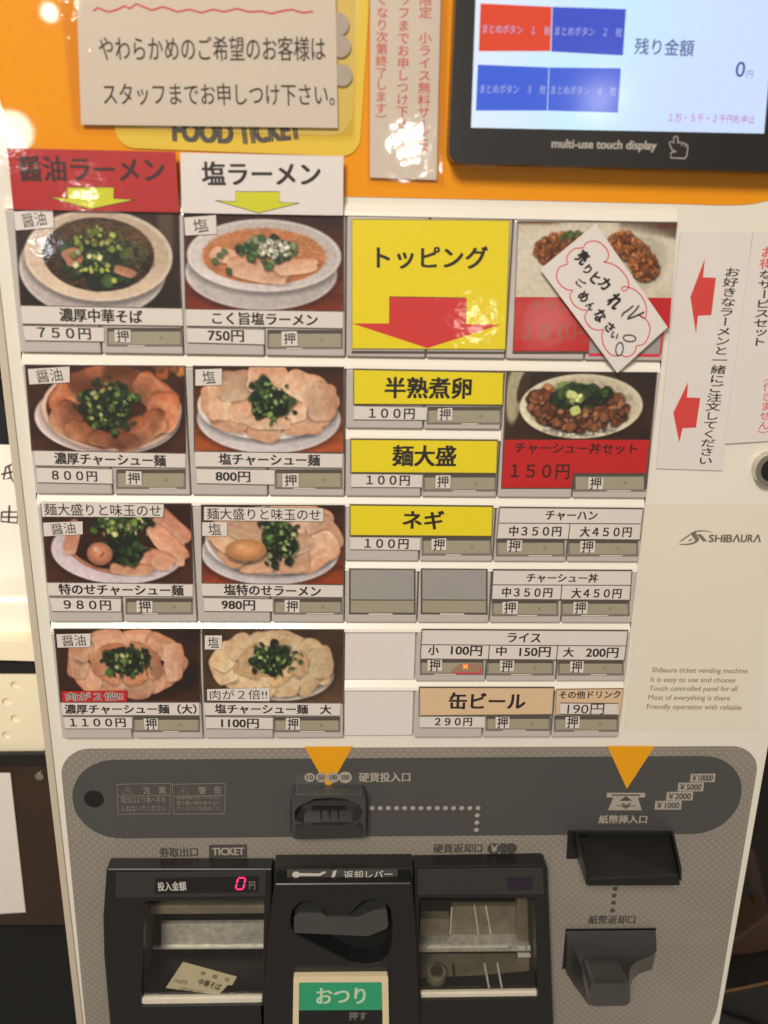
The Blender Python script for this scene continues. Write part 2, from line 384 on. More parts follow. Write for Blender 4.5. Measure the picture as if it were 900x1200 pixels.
# orange header sheet
b = MB(); zo = 0.0848
out = [(XL + 0.0052, 0.40), (-0.158, 0.118), (-0.150, 0.098)]
orange = [(-0.193 + 0.0055, 0.40), (-0.193 + .0055, 0.165)] + q([(2, 124), (8, 137), (17, 149), (25, 162), (31, 170), (37, 182), (50, 200), (75, 215), (110, 221)], 0.0004)
orange += [(-0.05, zo - 0.0005), (0.0, zo), (0.1, zo)] + q([(800, 239), (845, 240.5), (870, 240), (885, 238.5), (900, 235)], 0.0004) + [(0.240, 0.090), (0.256, 0.099), (0.268, 0.115), (0.273, 0.14), (0.275, 0.18), (0.275, 0.40)]
b.slab(orange, 0.0004, 0.0, 'orange'); b.build('header_sheet', vm)
# yellow plate with the words and the printed coins
b = MB(); b.slab(rnd(q([(127, -60), (437, -60), (421, 184), (135, 173)], 0.0012), [0, 0, 0.010, 0.010]), 0.0012, 0.0004, 'yellowplate', side='yellowplate')
b.slab(rnd(q([(140, -55), (424, -55), (412, 160), (146, 150)], 0.0015), [0, 0, 0.012, 0.012]), 0.0014, 0.0012, 'yellowlight')
fp = b.build('food_ticket_plate', vm)
b = MB()
for dx, dy, kk, dd in ((0, 0, 'darkprint', 0.0016),):
    b.text('FOOD', (203, 153), (272, 156), 23, dd, kk, 0.05); b.text('TICKET', (280, 157), (352, 150.5), 23, dd, kk, 0.05)
b.build('plate_lettering', fp)
for i, (cx, cy) in enumerate(((397, 28), (399, 54), (401, 88))):
    b = MB(); c = at(cx, cy, 0.003); b.slab(circle(c[0], c[2], 0.0052), 0.003, 0.0014, 'cap'); b.build('raised_dot', fp, bevel=0.0005)
# faint sheet with maker's name
b = MB(); b.slab(rnd(q([(756, 590), (905, 590), (890, 858), (731, 855)], 0.0003), [0.002, 0, 0.004, 0.003]), 0.0003, 0.0, 'inset')
ins = b.build('name_sheet', vm)
b = MB(); d = 0.0006
def sh(p): return q(p, d)
lg = [(785 + x / 7.826, 610 + y / 7.826) for x, y in ((75, 212), (120, 215), (170, 212), (215, 200), (235, 180), (185, 118), (205, 108), (235, 105), (270, 172), (262, 188), (240, 205), (200, 219), (150, 225), (100, 222))]
b.sheet(sh(lg), d, 'logogrey')
b.sheet(sh([(785 + x / 7.826, 610 + y / 7.826) for x, y in ((250, 128), (285, 125), (342, 190), (305, 192))]), d, 'logogrey')
b.sheet(sh([(785 + x / 7.826, 610 + y / 7.826) for x, y in ((190, 118), (230, 95), (280, 88), (340, 92), (400, 112), (340, 99), (280, 98), (235, 106))]), d + .0001, 'logogrey')
b.stroke([(785 + x / 7.826, 610 + y / 7.826) for x, y in ((98, 190), (185, 128))], 1.5, d, 'logogrey')
b.stroke([(785 + x / 7.826, 610 + y / 7.826) for x, y in ((172, 188), (205, 170))], 1.3, d, 'logogrey')
b.text('SH', (831, 631), (846.6, 631), 8.5, d, 'logogrey', 0.03); b.text('i', (848, 631), (850.5, 631), 8.5, d, 'logogrey', 0.03)
b.text('B', (851.5, 631), (858, 631), 8.5, d, 'logogrey', 0.03); b.text('\u039b', (859, 631), (867.5, 631), 8.5, d, 'logogrey', 0.03)
b.text('UR', (868.5, 631), (882.5, 631), 8.5, d, 'logogrey', 0.03); b.text('\u039b', (883.5, 631), (892, 631), 8.5, d, 'logogrey', 0.03)
b.build('maker_logo', ins)
b = MB()
for t, x0, y0, x1, y1 in (('Shibaura ticket vending machine', 764, 785.8, 876, 787), ('It is easy to use and choose', 762.5, 797, 862, 798), ('Touch controlled panel for all', 761, 807.5, 864, 808), ('Most of everything is there', 759.7, 818, 855.5, 819), ('Friendly operation with reliable', 758, 828.8, 869, 830)):
    b.text(t, (x0, y0), (x1, y1), 7.5, 0.0006, 'smallgrey', 0.006)
b.build('small_print', ins)
# lock on the right edge
b = MB(); c = at(906, 551, 0.006); b.slab(circle(c[0], c[2], 0.0105, n=40), 0.006, 0.0, 'chrome', holes=[circle(c[0], c[2], 0.0072, n=40)])
lk = b.build('lock', vm, bevel=0.0012, seg=3)
b = MB(); b.slab(circle(c[0], c[2], 0.0071, n=32), 0.0035, 0.0005, 'gloss'); b.build('lock_core', lk, bevel=0.001)

# ------------------------------------------------------------------ printed food photos (painted on the card's own grid)
def painter(Wp, Hp, seed):
    rng = np.random.default_rng(seed); yy, xx = np.mgrid[0:Hp, 0:Wp]
    P = type('P', (), {})(); P.W, P.H, P.rng = Wp, Hp, rng; P.u = xx / (Wp - 1.0); P.v = yy / (Hp - 1.0); P.img = np.zeros((Hp, Wp, 3)); P.asp = Wp / Hp
    return P
def nz(P, nx, ny=None, octv=1):
    ny = ny or max(1, int(nx / P.asp)); out = np.zeros((P.H, P.W)); amp = 1; tot = 0
    for o in range(octv):
        g = P.rng.random((ny + 2, nx + 2)); x = P.u * nx; y = P.v * ny; x0 = x.astype(int); y0 = y.astype(int); fx = x - x0; fy = y - y0
        fx = fx * fx * (3 - 2 * fx); fy = fy * fy * (3 - 2 * fy)
        out += amp * ((g[y0, x0] * (1 - fx) + g[y0, x0 + 1] * fx) * (1 - fy) + (g[y0 + 1, x0] * (1 - fx) + g[y0 + 1, x0 + 1] * fx) * fy)
        tot += amp; amp *= 0.55; nx *= 2; ny *= 2
    return out / tot
def C(*c): return np.array(c, float)
def over(P, mask, col): P.img = P.img * (1 - mask[..., None]) + np.asarray(col) * mask[..., None]
def shade(P, mask, k): P.img = P.img * (1 - mask[..., None] * (1 - k))
def ell(P, cx, cy, rx, ry, ang=0, pw=2.0, soft=1.3, wob=0.0):
    dx, dy = (P.u - cx) * P.asp, P.v - cy; ca, sa = math.cos(ang), math.sin(ang)
    X, Y = (dx * ca + dy * sa) / (rx * P.asp), (-dx * sa + dy * ca) / ry
    if wob:
        th = np.arctan2(Y, X); ph = P.rng.random(4) * 6.28
        k = 1 + wob * (np.sin(2 * th + ph[0]) * .5 + np.sin(3 * th + ph[1]) * .5 + np.sin(5 * th + ph[2]) * .35 + np.sin(8 * th + ph[3]) * .2)
    else: k = 1
    e = (np.abs(X) ** pw + np.abs(Y) ** pw) ** (1 / pw) / k
    return np.clip((1 - e) * min(rx * P.W, ry * P.H) / soft + 0.5, 0, 1), e
def bowl(P, cx, cy, rx, ry, col, dark=0.75):   # rim with a soft turn
    m, e = ell(P, cx, cy, rx, ry); s, _ = ell(P, cx, cy + 0.03, rx * 1.03, ry * 1.05, soft=6); shade(P, s * 0.6, 0.5)
    g = np.clip(0.5 + (P.u - cx) / rx * 0.25 - (P.v - cy) / ry * 0.35, 0, 1)
    over(P, m, np.minimum(C(*col) * 1.10, 240)[None, None] * (dark + (1 - dark) * (1 - g * 0.8))[..., None] * (0.97 + 0.06 * nz(P, 8))[..., None])
    r, _ = ell(P, cx, cy, rx * 0.985, ry * 0.98); r2, _ = ell(P, cx, cy + 0.006, rx * 0.95, ry * 0.94)
    over(P, np.clip(r - r2, 0, 1) * 0.35, (245, 238, 228))
def slices(P, lst, base=(206, 150, 120), fat=(232, 196, 170), brown=(150, 84, 52), char=0.35, core=None):
    for (cx, cy, rx, ry, a) in lst:
        s, _ = ell(P, cx + 0.003, cy + 0.014, rx * 1.04, ry * 1.06, a, 3.4, 3, 0.05); shade(P, s * 0.55, 0.55)
        m, e = ell(P, cx, cy, rx, ry, a, 3.6, 1.2, 0.08)
        n1 = nz(P, 30, octv=3); n2 = nz(P, 7, octv=2); k = 0.88 + P.rng.random() * 0.2
        X = ((P.u - cx) * P.asp * math.cos(a) + (P.v - cy) * math.sin(a)); Y = (-(P.u - cx) * P.asp * math.sin(a) + (P.v - cy) * math.cos(a)) / ry
        g = np.clip(0.5 + 0.45 * Y + (n2 - .5) * 1.1, 0, 1)[..., None]
        col = C(*base) * (1 - g) + C(*fat) * g
        streak = np.clip(np.sin(Y * 5.5 + n2 * 7 + a * 3) * 1.6 - 0.7, 0, 1)[..., None]; col = col * (1 - .55 * streak) + C(*fat) * .55 * streak
        rim = np.clip((e - 0.86) * 9, 0, 1)[..., None]; side = np.clip(-Y * 2 - .3, 0, 1)[..., None]
        col = col * (1 - rim * side * char) + C(*brown) * rim * side * char
        col = col + rim * (1 - side) * 14
        sp = np.clip((n2 - 0.55) * 4, 0, 1)[..., None] * char; col = col * (1 - sp) + C(*brown) * sp
        if core:
            d_ = np.sqrt(((P.u - core[0]) * P.asp) ** 2 + (P.v - core[1]) ** 2); t = np.clip(1.15 - d_ / core[2] + (n2 - .5) * 1.2, 0, 1)[..., None] * core[3]
            col = col * (1 - t) + C(*core[4]) * t
        over(P, m, col * k * (0.90 + 0.18 * n1[..., None]))
def ring(P, cx, cy, rx, ry, n, ln, wd, jit=0.12, a0=0.2, a1=6.2):
    L = []
    for t in np.linspace(a0, a1, n):
        t += P.rng.normal(0, jit * .4); L.append((cx + rx * math.cos(t), cy + ry * math.sin(t), ln * (0.9 + .25 * P.rng.random()), wd * (0.9 + .25 * P.rng.random()), math.atan2(ry * math.cos(t), -rx * math.sin(t) * P.asp) + P.rng.normal(0, jit * 2)))
    return L
def clump(P, cx, cy, rx, ry, pal, hi, n, k=1.0):   # chopped spring onion heaped on the middle
    m, e = ell(P, cx, cy, rx * .85, ry * .85, wob=.35, soft=4); over(P, m, C(30, 42, 26))
    for rr, nn in ((1.15, int(n * .3)), (0.8, int(n * .5)), (0.5, int(n * .3))): bits(P, nn, cx, cy, rx * rr, ry * rr, pal, 0.010 * k, 0.030 * k, 0.6, 0.35)
    bits(P, int(n * .13), cx, cy, rx * .9, ry * .9, hi, 0.009 * k, 0.022 * k, 0.75, 0.4)
    bits(P, int(n * .06), cx + .02, cy, rx * 1.4, ry * 1.25, pal, 0.007 * k, 0.018 * k, 0.75, 0.4)
def bits(P, n, cx, cy, rx, ry, pal, smin, smax, sh=0.45, el=0.6):
    for i in range(n):
        r = math.sqrt(P.rng.random()) ; t = P.rng.random() * 6.283; x = cx + rx * r * math.cos(t); y = cy + ry * r * math.sin(t)
        s = smin + (smax - smin) * P.rng.random(); a = P.rng.random() * 3.14; ry_ = s * P.asp * (el + (1 - el) * P.rng.random()) 
        c = np.array(pal[P.rng.integers(len(pal))], float) * (0.8 + 0.4 * P.rng.random())
        x0, x1 = int(max(0, (x - 3 * s) * P.W)), int(min(P.W, (x + 3 * s) * P.W + 2)); y0, y1 = int(max(0, (y - 3 * s * P.asp) * P.H)), int(min(P.H, (y + 3 * s * P.asp) * P.H + 2))
        if x1 - x0 < 2 or y1 - y0 < 2: continue
        Q = type('P', (), {})(); Q.W, Q.H, Q.asp, Q.rng = P.W, P.H, P.asp, P.rng; Q.u, Q.v = P.u[y0:y1, x0:x1], P.v[y0:y1, x0:x1]; Q.img = P.img[y0:y1, x0:x1]
        ms, _ = ell(Q, x + 0.004, y + 0.012, s * 1.2, ry_ * 1.2, a, 2.5, 2.5); shade(Q, ms, sh)
        mk, e = ell(Q, x, y, s, ry_, a, 3, 1.1); over(Q, mk, c * (1.12 - 0.3 * np.clip(e, 0, 1))[..., None])
        P.img[y0:y1, x0:x1] = Q.img
def noodles(P, mask, cols, freq=60):
    n = nz(P, 5, octv=2); n2 = nz(P, 4, octv=2); f = np.sin((P.u * P.asp * 0.6 + P.v * 0.8 + n * 0.8) * freq); g = np.sin((P.u * P.asp * 0.8 - P.v * 0.5 + n2 * 0.9) * freq * 0.9)
    over(P, mask * np.clip(f * 2, 0, 1) * 0.8, cols[0]); over(P, mask * np.clip(g * 2 - 0.7, 0, 1) * 0.8, cols[1])
def strands(P, n, cx, cy, rx, ry, pal, ln=0.07):
    for i in range(n):
        r = math.sqrt(P.rng.random()); t = P.rng.random() * 6.283; x = cx + rx * r * math.cos(t); y = cy + ry * r * math.sin(t); a = P.rng.normal(0.2, 0.9); k = P.rng.normal(0, 5)
        for j in range(12):
            s_ = (j / 11 - .5) * 2 * ln; xx = x + (s_ * math.cos(a) - k * s_ * s_ * math.sin(a)); yy = y + (s_ * math.sin(a) + k * s_ * s_ * math.cos(a)) * P.asp
            ix, iy = int(xx * P.W), int(yy * P.H)
            if 1 <= ix < P.W - 2 and 1 <= iy < P.H - 2 and ((xx - cx) / rx) ** 2 + ((yy - cy) / ry) ** 2 < 1.15:
                c = np.array(pal[i % len(pal)], float); P.img[iy, ix:ix + 2] = P.img[iy, ix:ix + 2] * .35 + c * .65; P.img[iy + 1, ix:ix + 2] *= 0.86
def backdrop(P, top, bot, grain=0.25, wood=False):
    n = nz(P, 3, 14 if wood else 3, octv=3); t = P.v[..., None]
    P.img = (C(*top) * (1 - t) + C(*bot) * t) * (1 - grain + 2 * grain * n[..., None])
GREENS = [(46, 66, 34), (62, 92, 40), (36, 52, 30), (96, 124, 54), (150, 166, 84), (190, 196, 128), (54, 78, 44)]
DGREENS = [(28, 42, 28), (36, 54, 34), (24, 34, 26), (48, 66, 38), (60, 84, 44)]

def r_shoyu(P):
    backdrop(P, (44, 26, 20), (38, 24, 18)); over(P, ell(P, 0.92, 0.2, 0.05, 0.4, soft=8)[0] * .6, (108, 88, 72))
    bowl(P, 0.46, 0.60, 0.46, 0.52, (176, 164, 160)); bowl(P, 0.50, 0.46, 0.46, 0.48, (206, 182, 158))
    m, e = ell(P, 0.50, 0.45, 0.345, 0.385); over(P, m, C(46, 32, 22) * (0.7 + 0.6 * nz(P, 14, octv=2)[..., None]))
    strands(P, 260, 0.5, 0.45, 0.33, 0.36, [(128, 92, 54), (104, 72, 42), (84, 58, 34)])
    bits(P, 150, 0.54, 0.50, 0.26, 0.27, DGREENS, 0.012, 0.05, 0.6, 0.3)
    slices(P, [(0.34, 0.47, 0.055, 0.10, 1.2), (0.66, 0.62, 0.07, 0.05, 0.3)], (176, 108, 74), (206, 150, 116))
    strands(P, 130, 0.5, 0.22, 0.25, 0.13, [(146, 112, 68), (120, 88, 52), (98, 72, 44)])
    strands(P, 60, 0.74, 0.42, 0.09, 0.2, [(150, 116, 72), (120, 88, 52)])
    bits(P, 42, 0.48, 0.40, 0.16, 0.26, [(150, 164, 70), (120, 142, 56), (178, 180, 100), (96, 120, 50)], 0.010, 0.024, 0.5)
    bits(P, 8, 0.42, 0.62, 0.22, 0.2, [(170, 176, 80), (206, 206, 150)], 0.012, 0.024, 0.5)
def r_shio(P):
    backdrop(P, (52, 24, 16), (122, 44, 24), 0.3, True)
    bowl(P, 0.48, 0.60, 0.485, 0.40, (178, 168, 166)); bowl(P, 0.50, 0.42, 0.49, 0.38, (204, 194, 190))
    m, e = ell(P, 0.50, 0.43, 0.39, 0.29); over(P, m, C(196, 116, 70) * (0.8 + 0.4 * nz(P, 12, octv=2)[..., None]))
    strands(P, 520, 0.5, 0.42, 0.38, 0.28, [(226, 166, 112), (206, 136, 84), (184, 104, 60), (232, 184, 134)])
    slices(P, [(0.28, 0.44, 0.12, 0.08, 0.35), (0.46, 0.58, 0.20, 0.11, 0.2), (0.70, 0.53, 0.14, 0.08, -0.15)], (206, 150, 116), (224, 184, 156), char=0.2)
    bits(P, 60, 0.53, 0.37, 0.19, 0.13, [(52, 84, 50), (70, 106, 62), (40, 62, 40), (150, 166, 120)], 0.012, 0.03, 0.6)
    bits(P, 60, 0.56, 0.35, 0.11, 0.09, [(212, 208, 186), (190, 190, 160), (222, 218, 200)], 0.008, 0.018, 0.75)
    bits(P, 8, 0.5, 0.5, 0.33, 0.2, [(72, 100, 56)], 0.012, 0.026, 0.6)
HI = [(130, 146, 74), (160, 164, 92), (176, 178, 126), (104, 128, 58)]
def r_chashu(P):
    backdrop(P, (60, 30, 20), (64, 34, 26), 0.35); bits(P, 4, 0.85, 0.05, 0.14, 0.05, [(176, 110, 56), (150, 84, 40)], 0.03, 0.05, 1.0)
    bowl(P, 0.50, 0.60, 0.47, 0.44, (214, 192, 188)); bowl(P, 0.53, 0.50, 0.45, 0.49, (206, 164, 140))
    m, e = ell(P, 0.53, 0.49, 0.42, 0.44); over(P, m, C(70, 34, 18) * (0.7 + 0.6 * nz(P, 12, octv=2)[..., None]))
    co = (0.53, 0.5, 0.62, 0.8, (84, 38, 18))
    slices(P, [(0.25, 0.34, 0.13, 0.17, -0.9), (0.42, 0.17, 0.16, 0.16, -0.3), (0.65, 0.17, 0.17, 0.16, 0.3), (0.80, 0.30, 0.14, 0.17, 0.7), (0.86, 0.52, 0.10, 0.24, 0.2), (0.24, 0.60, 0.10, 0.2, 0.5), (0.37, 0.80, 0.16, 0.12, 0.35), (0.70, 0.74, 0.19, 0.17, -0.45), (0.53, 0.86, 0.16, 0.09, 0.05)], (196, 112, 72), (222, 160, 122), (104, 48, 24), 0.5, co)
    clump(P, 0.51, 0.46, 0.17, 0.30, GREENS[:4] + DGREENS, HI, 190)
def r_shiochashu(P):
    backdrop(P, (48, 26, 18), (160, 76, 36), 0.3, True)
    bowl(P, 0.50, 0.60, 0.485, 0.42, (196, 186, 188)); bowl(P, 0.49, 0.45, 0.47, 0.40, (214, 202, 194))
    m, e = ell(P, 0.48, 0.43, 0.44, 0.35); over(P, m, C(212, 166, 126) * (0.85 + 0.3 * nz(P, 10, octv=2)[..., None]))
    slices(P, ring(P, 0.5, 0.42, 0.35, 0.27, 9, 0.13, 0.17, .1) + [(0.35, 0.55, .12, .11, .2), (0.63, .55, .13, .11, -.2), (.5, .64, .14, .09, 0.05)], (208, 154, 120), (226, 194, 164), (180, 108, 76), 0.3)
    clump(P, 0.50, 0.39, 0.14, 0.24, GREENS[:4] + DGREENS, [(120, 150, 84), (160, 176, 118)], 130)
def r_special(P):
    backdrop(P, (52, 26, 18), (66, 34, 24), 0.35)
    bowl(P, 0.50, 0.58, 0.46, 0.44, (204, 186, 194)); m, e = ell(P, 0.53, 0.46, 0.39, 0.44); over(P, m, C(176, 116, 88))
    m, e = ell(P, 0.52, 0.43, 0.365, 0.41); over(P, m, C(48, 24, 15) * (0.7 + 0.6 * nz(P, 12, octv=2)[..., None]))
    slices(P, [(0.19, 0.42, 0.05, 0.22, 0.3), (0.86, 0.26, 0.16, 0.13, 0.75), (0.84, 0.50, 0.17, 0.13, 0.75), (0.70, 0.68, 0.18, 0.13, 0.15), (0.58, 0.82, 0.15, 0.08, 0.05)], (198, 128, 98), (220, 172, 142), (140, 70, 48), 0.3)
    bits(P, 60, 0.54, 0.56, 0.16, 0.2, DGREENS, 0.02, 0.04, 0.6, 0.4); clump(P, 0.53, 0.22, 0.19, 0.20, GREENS, HI, 130)
    s, _ = ell(P, 0.375, 0.66, 0.095, 0.16, soft=4); shade(P, s, 0.5); mm, e = ell(P, 0.37, 0.63, 0.088, 0.15)
    over(P, mm, C(200, 132, 100) * (1.18 - 0.4 * np.clip(e + (P.v - 0.63) * 1.5, 0, 1.4))[..., None]); over(P, ell(P, 0.345, 0.57, 0.02, 0.03, soft=3)[0] * .6, (238, 206, 184)); over(P, ell(P, 0.385, 0.64, 0.010, 0.04, .6, soft=2, wob=.3)[0] * .7, (120, 62, 40))
def r_shiospecial(P):
    backdrop(P, (42, 22, 16), (140, 58, 28), 0.3, True); bowl(P, 0.48, 0.60, 0.49, 0.42, (190, 182, 184)); bowl(P, 0.49, 0.44, 0.47, 0.44, (214, 202, 196))
    m, e = ell(P, 0.5, 0.42, 0.44, 0.39); over(P, m, C(212, 166, 130))
    slices(P, ring(P, 0.52, 0.40, 0.35, 0.31, 8, 0.14, 0.19, .1, -1.5, 3.4) + [(0.66, 0.5, .12, .12, -.3), (0.3, .3, .12, .14, .2)], (208, 154, 120), (228, 194, 164), (180, 110, 78), 0.3)
    clump(P, 0.53, 0.40, 0.13, 0.36, GREENS[:4] + DGREENS, [(120, 150, 84), (160, 176, 118)], 160)
    s, _ = ell(P, 0.315, 0.60, 0.15, 0.16, soft=4); shade(P, s, 0.55); mm, e = ell(P, 0.31, 0.565, 0.145, 0.145); over(P, mm, C(214, 150, 96) * (1.12 - 0.32 * np.clip(e + (P.v - 0.56), 0, 1.4))[..., None])
    over(P, ell(P, 0.27, 0.52, 0.04, 0.03, soft=4)[0] * .5, (240, 200, 160))
def r_double(P):
    backdrop(P, (42, 22, 16), (64, 32, 22), 0.35); s, _ = ell(P, 0.60, 0.62, 0.4, 0.36, soft=8); shade(P, s * .7, .4)
    slices(P, ring(P, 0.48, 0.46, 0.34, 0.33, 11, 0.115, 0.145, .08), (206, 144, 112), (226, 184, 152), (166, 92, 66), 0.3)
    over(P, ell(P, 0.47, 0.46, 0.25, 0.25, soft=5)[0] * .6, (186, 112, 72))
    slices(P, ring(P, 0.48, 0.47, 0.20, 0.20, 7, 0.085, 0.10, .12), (196, 126, 88), (216, 166, 128), (150, 80, 50), 0.4)
    clump(P, 0.48, 0.42, 0.15, 0.19, DGREENS + GREENS[:3], HI, 150)
def r_shiodouble(P):
    backdrop(P, (60, 42, 28), (92, 64, 40), 0.3); bowl(P, 0.56, 0.60, 0.38, 0.38, (190, 180, 168)); bowl(P, 0.49, 0.47, 0.45, 0.43, (216, 190, 154))
    m, e = ell(P, 0.49, 0.46, 0.40, 0.37); over(P, m, C(206, 166, 118))
    slices(P, ring(P, 0.49, 0.47, 0.355, 0.325, 12, 0.105, 0.15, .08), (214, 176, 134), (230, 206, 168), (180, 132, 92), 0.22)
    slices(P, ring(P, 0.49, 0.46, 0.20, 0.18, 6, 0.09, 0.10, .15), (206, 164, 118), (224, 196, 156), (170, 118, 76), 0.3)
    clump(P, 0.49, 0.42, 0.15, 0.21, DGREENS + GREENS[:3], [(100, 138, 66), (140, 162, 96)], 150)
def r_fried(P):
    backdrop(P, (198, 186, 166), (206, 194, 172), 0.05); over(P, np.clip((P.u - 0.62) * 30, 0, 1) * np.clip((0.10 - P.v + (P.u - 0.62) * .35) * 20, 0, 1), (98, 76, 62)); over(P, np.clip((P.u - 0.85) * 14, 0, 1) * np.clip((0.08 - P.v) * 30, 0, 1), (92, 52, 36)); over(P, np.clip((0.04 - P.v) * 30, 0, 1) * np.clip((0.3 - P.u) * 9, 0, 1), (120, 84, 60))
    over(P, ell(P, 0.5, 0.52, 0.62, 0.52, soft=10)[0] * .6, (220, 210, 190)); s, _ = ell(P, 0.80, 0.5, 0.15, 0.36, soft=12); shade(P, s * .5, .75)
    BR = [(170, 94, 44), (142, 74, 34), (188, 112, 56), (112, 56, 26), (204, 136, 76)]
    bits(P, 600, 0.27, 0.36, 0.16, 0.22, BR, 0.006, 0.020, 0.7, 0.4); bits(P, 40, 0.36, 0.20, 0.08, 0.06, [(70, 96, 44), (180, 110, 60)], 0.012, 0.025, 0.7)
    for cx, cy in ((0.66, 0.26), (0.71, 0.34), (0.76, 0.42), (0.80, 0.53), (0.82, 0.62)): bits(P, 240, cx, cy, 0.085, 0.15, BR, 0.006, 0.018, 0.7, 0.4)
def r_ricebowl(P):
    backdrop(P, (46, 34, 26), (52, 28, 18), 0.35); over(P, ell(P, 0.06, 0.3, 0.07, 0.42, 0.15, soft=4, wob=.1)[0], (170, 160, 128)); over(P, ell(P, 0.11, 0.2, 0.035, 0.25, 0.25, soft=2)[0], (62, 42, 32))
    bowl(P, 0.51, 0.50, 0.42, 0.48, (222, 206, 172)); m, e = ell(P, 0.51, 0.51, 0.37, 0.41); over(P, m, C(196, 180, 158) * (0.85 + 0.25 * nz(P, 40)[..., None]))
    bits(P, 120, 0.5, 0.85, 0.25, 0.08, [(226, 214, 198), (206, 190, 170)], 0.008, 0.014, 0.8)
    BR = [(140, 80, 48), (166, 104, 66), (110, 58, 32), (186, 124, 82), (96, 50, 28)]
    bits(P, 330, 0.51, 0.55, 0.32, 0.29, BR, 0.012, 0.042, 0.55, 0.35); bits(P, 60, 0.27, 0.45, 0.12, 0.2, BR, 0.018, 0.04, 0.5)
    over(P, ell(P, 0.46, 0.24, 0.13, 0.10, 0.1, 3, 2)[0], (120, 140, 84)); bits(P, 50, 0.52, 0.34, 0.2, 0.14, DGREENS + [(60, 88, 40)], 0.02, 0.045, 0.55); bits(P, 26, 0.46, 0.38, 0.05, 0.06, [(206, 214, 140), (150, 176, 90)], 0.014, 0.026, 0.6)
    over(P, ell(P, 0.47, 0.56, 0.035, 0.07, -.4, 3)[0], (196, 204, 120)); over(P, ell(P, 0.44, 0.32, 0.04, 0.05, .4, 3)[0], (206, 214, 140))

def photo(name, quad, d, recipe, parent, seed, px=1.25):
    w_ = int((quad[1][0] - quad[0][0]) * px); h_ = int((quad[3][1] - quad[0][1]) * px); P = painter(w_, h_, seed); recipe(P)
    P.img = P.img * (0.95 + 0.10 * nz(P, 60))[..., None]; I = P.img; I2 = I.copy(); I2[1:-1, 1:-1] = I[1:-1, 1:-1] * 0.6 + 0.1 * (I[:-2, 1:-1] + I[2:, 1:-1] + I[1:-1, :-2] + I[1:-1, 2:])
    J = I2.copy(); I2[1:-1, 1:-1] = J[1:-1, 1:-1] * 0.5 + 0.125 * (J[:-2, 1:-1] + J[2:, 1:-1] + J[1:-1, :-2] + J[1:-1, 2:]); I2 = I2 + P.rng.normal(0, 3.0, (h_, w_, 1)); c = np.ones((h_ * w_, 4)); c[:, :3] = lin(np.clip(I2, 6, 250)).reshape(-1, 3)
    Q = np.array(q(quad, d)); u = P.u.ravel()[:, None]; v = P.v.ravel()[:, None]
    X = (Q[0] * (1 - u) + Q[1] * u) * (1 - v) + (Q[3] * (1 - u) + Q[2] * u) * v
    o0 = ROOTLOC[parent.name]; vs = np.stack([X[:, 0] - o0[0], np.full(len(X), -d - o0[1]), X[:, 1] - o0[2]], 1)
    idx = np.arange(h_ * w_).reshape(h_, w_); fs = np.stack([idx[:-1, :-1], idx[1:, :-1], idx[1:, 1:], idx[:-1, 1:]], -1).reshape(-1, 4)
    me = bpy.data.meshes.new(name); me.vertices.add(len(vs)); me.vertices.foreach_set('co', vs.ravel()); nf = len(fs)
    me.loops.add(nf * 4); me.loops.foreach_set('vertex_index', fs.ravel().astype(np.int32)); me.polygons.add(nf); me.polygons.foreach_set('loop_start', np.arange(0, nf * 4, 4, dtype=np.int32)); me.polygons.foreach_set('loop_total', np.full(nf, 4, dtype=np.int32))
    a = me.color_attributes.new('print', 'FLOAT_COLOR', 'POINT'); a.data.foreach_set('color', c.ravel()); me.update(calc_edges=True); me.materials.append(MT['photo'])
    o = bpy.data.objects.new(name, me); COL.objects.link(o); o.parent = parent; ROOTLOC[o.name] = o0; return o

# ------------------------------------------------------------------ selector buttons
def gx(c): return c * U - 4 * U
D0 = 0.0050
def cap(c0, c1, r0, r1, label, blank=False):
    b = MB(); zt, zb = -(r0 + 0.17) * V, -r1 * V + 0.0003; n = int(round(c1 - c0))
    for k in range(n):
        b.box(gx(c0 + k) + 0.0004, gx(c0 + k + 1) - 0.0004, zb, zt, D0 if not blank else 0.0026, 0.0002, 'blankcap' if blank else 'cap')
    return b.build('blank_cover' if blank else 'menu_button', vm, label, bevel=0.0009 if not blank else 0.0005, seg=3)
def bars():
    for r in (-2, 0, 1, 2, 3, 4, 5, 6):
        b = MB(); x0 = gx(4) if r in (1, 3, 5) else gx(0)
        z = -r * V; z0, z1 = z - 0.0003, z - 0.17 * V + 0.0003; X0, X1 = x0 + 0.0003, gx(8) - 0.0003
        pr = [(0.0002, z0), (0.0016, z0), (0.0042, z1 + 0.0022), (0.0047, z1), (0.0002, z1)]
        vs = [(X, -d_, z_) for X in (X0, X1) for d_, z_ in pr]; n_ = len(pr)
        b.add(vs, [tuple(range(n_)), tuple(range(2 * n_ - 1, n_ - 1, -1))] + [(i, i + n_, (i + 1) % n_ + n_, (i + 1) % n_) for i in range(n_)], 'bar')
        if r != 6: b.build('button_rail', vm, bevel=0.0003)
    for r in (0, 2, 4):
        for c in (0, 8):
            b = MB(); z = -r * V; b.box(gx(c) - 0.0005, gx(c) + 0.0005, z - 0.0058, z - 0.0002, 0.0018, 0.0002, 'slit'); b.build('rail_slit', vm)
bars()
def quad(x0, y0, x1, y1, sk=0): return [(x0, y0), (x1, y0 + sk), (x1, y1 + sk), (x0, y1)]
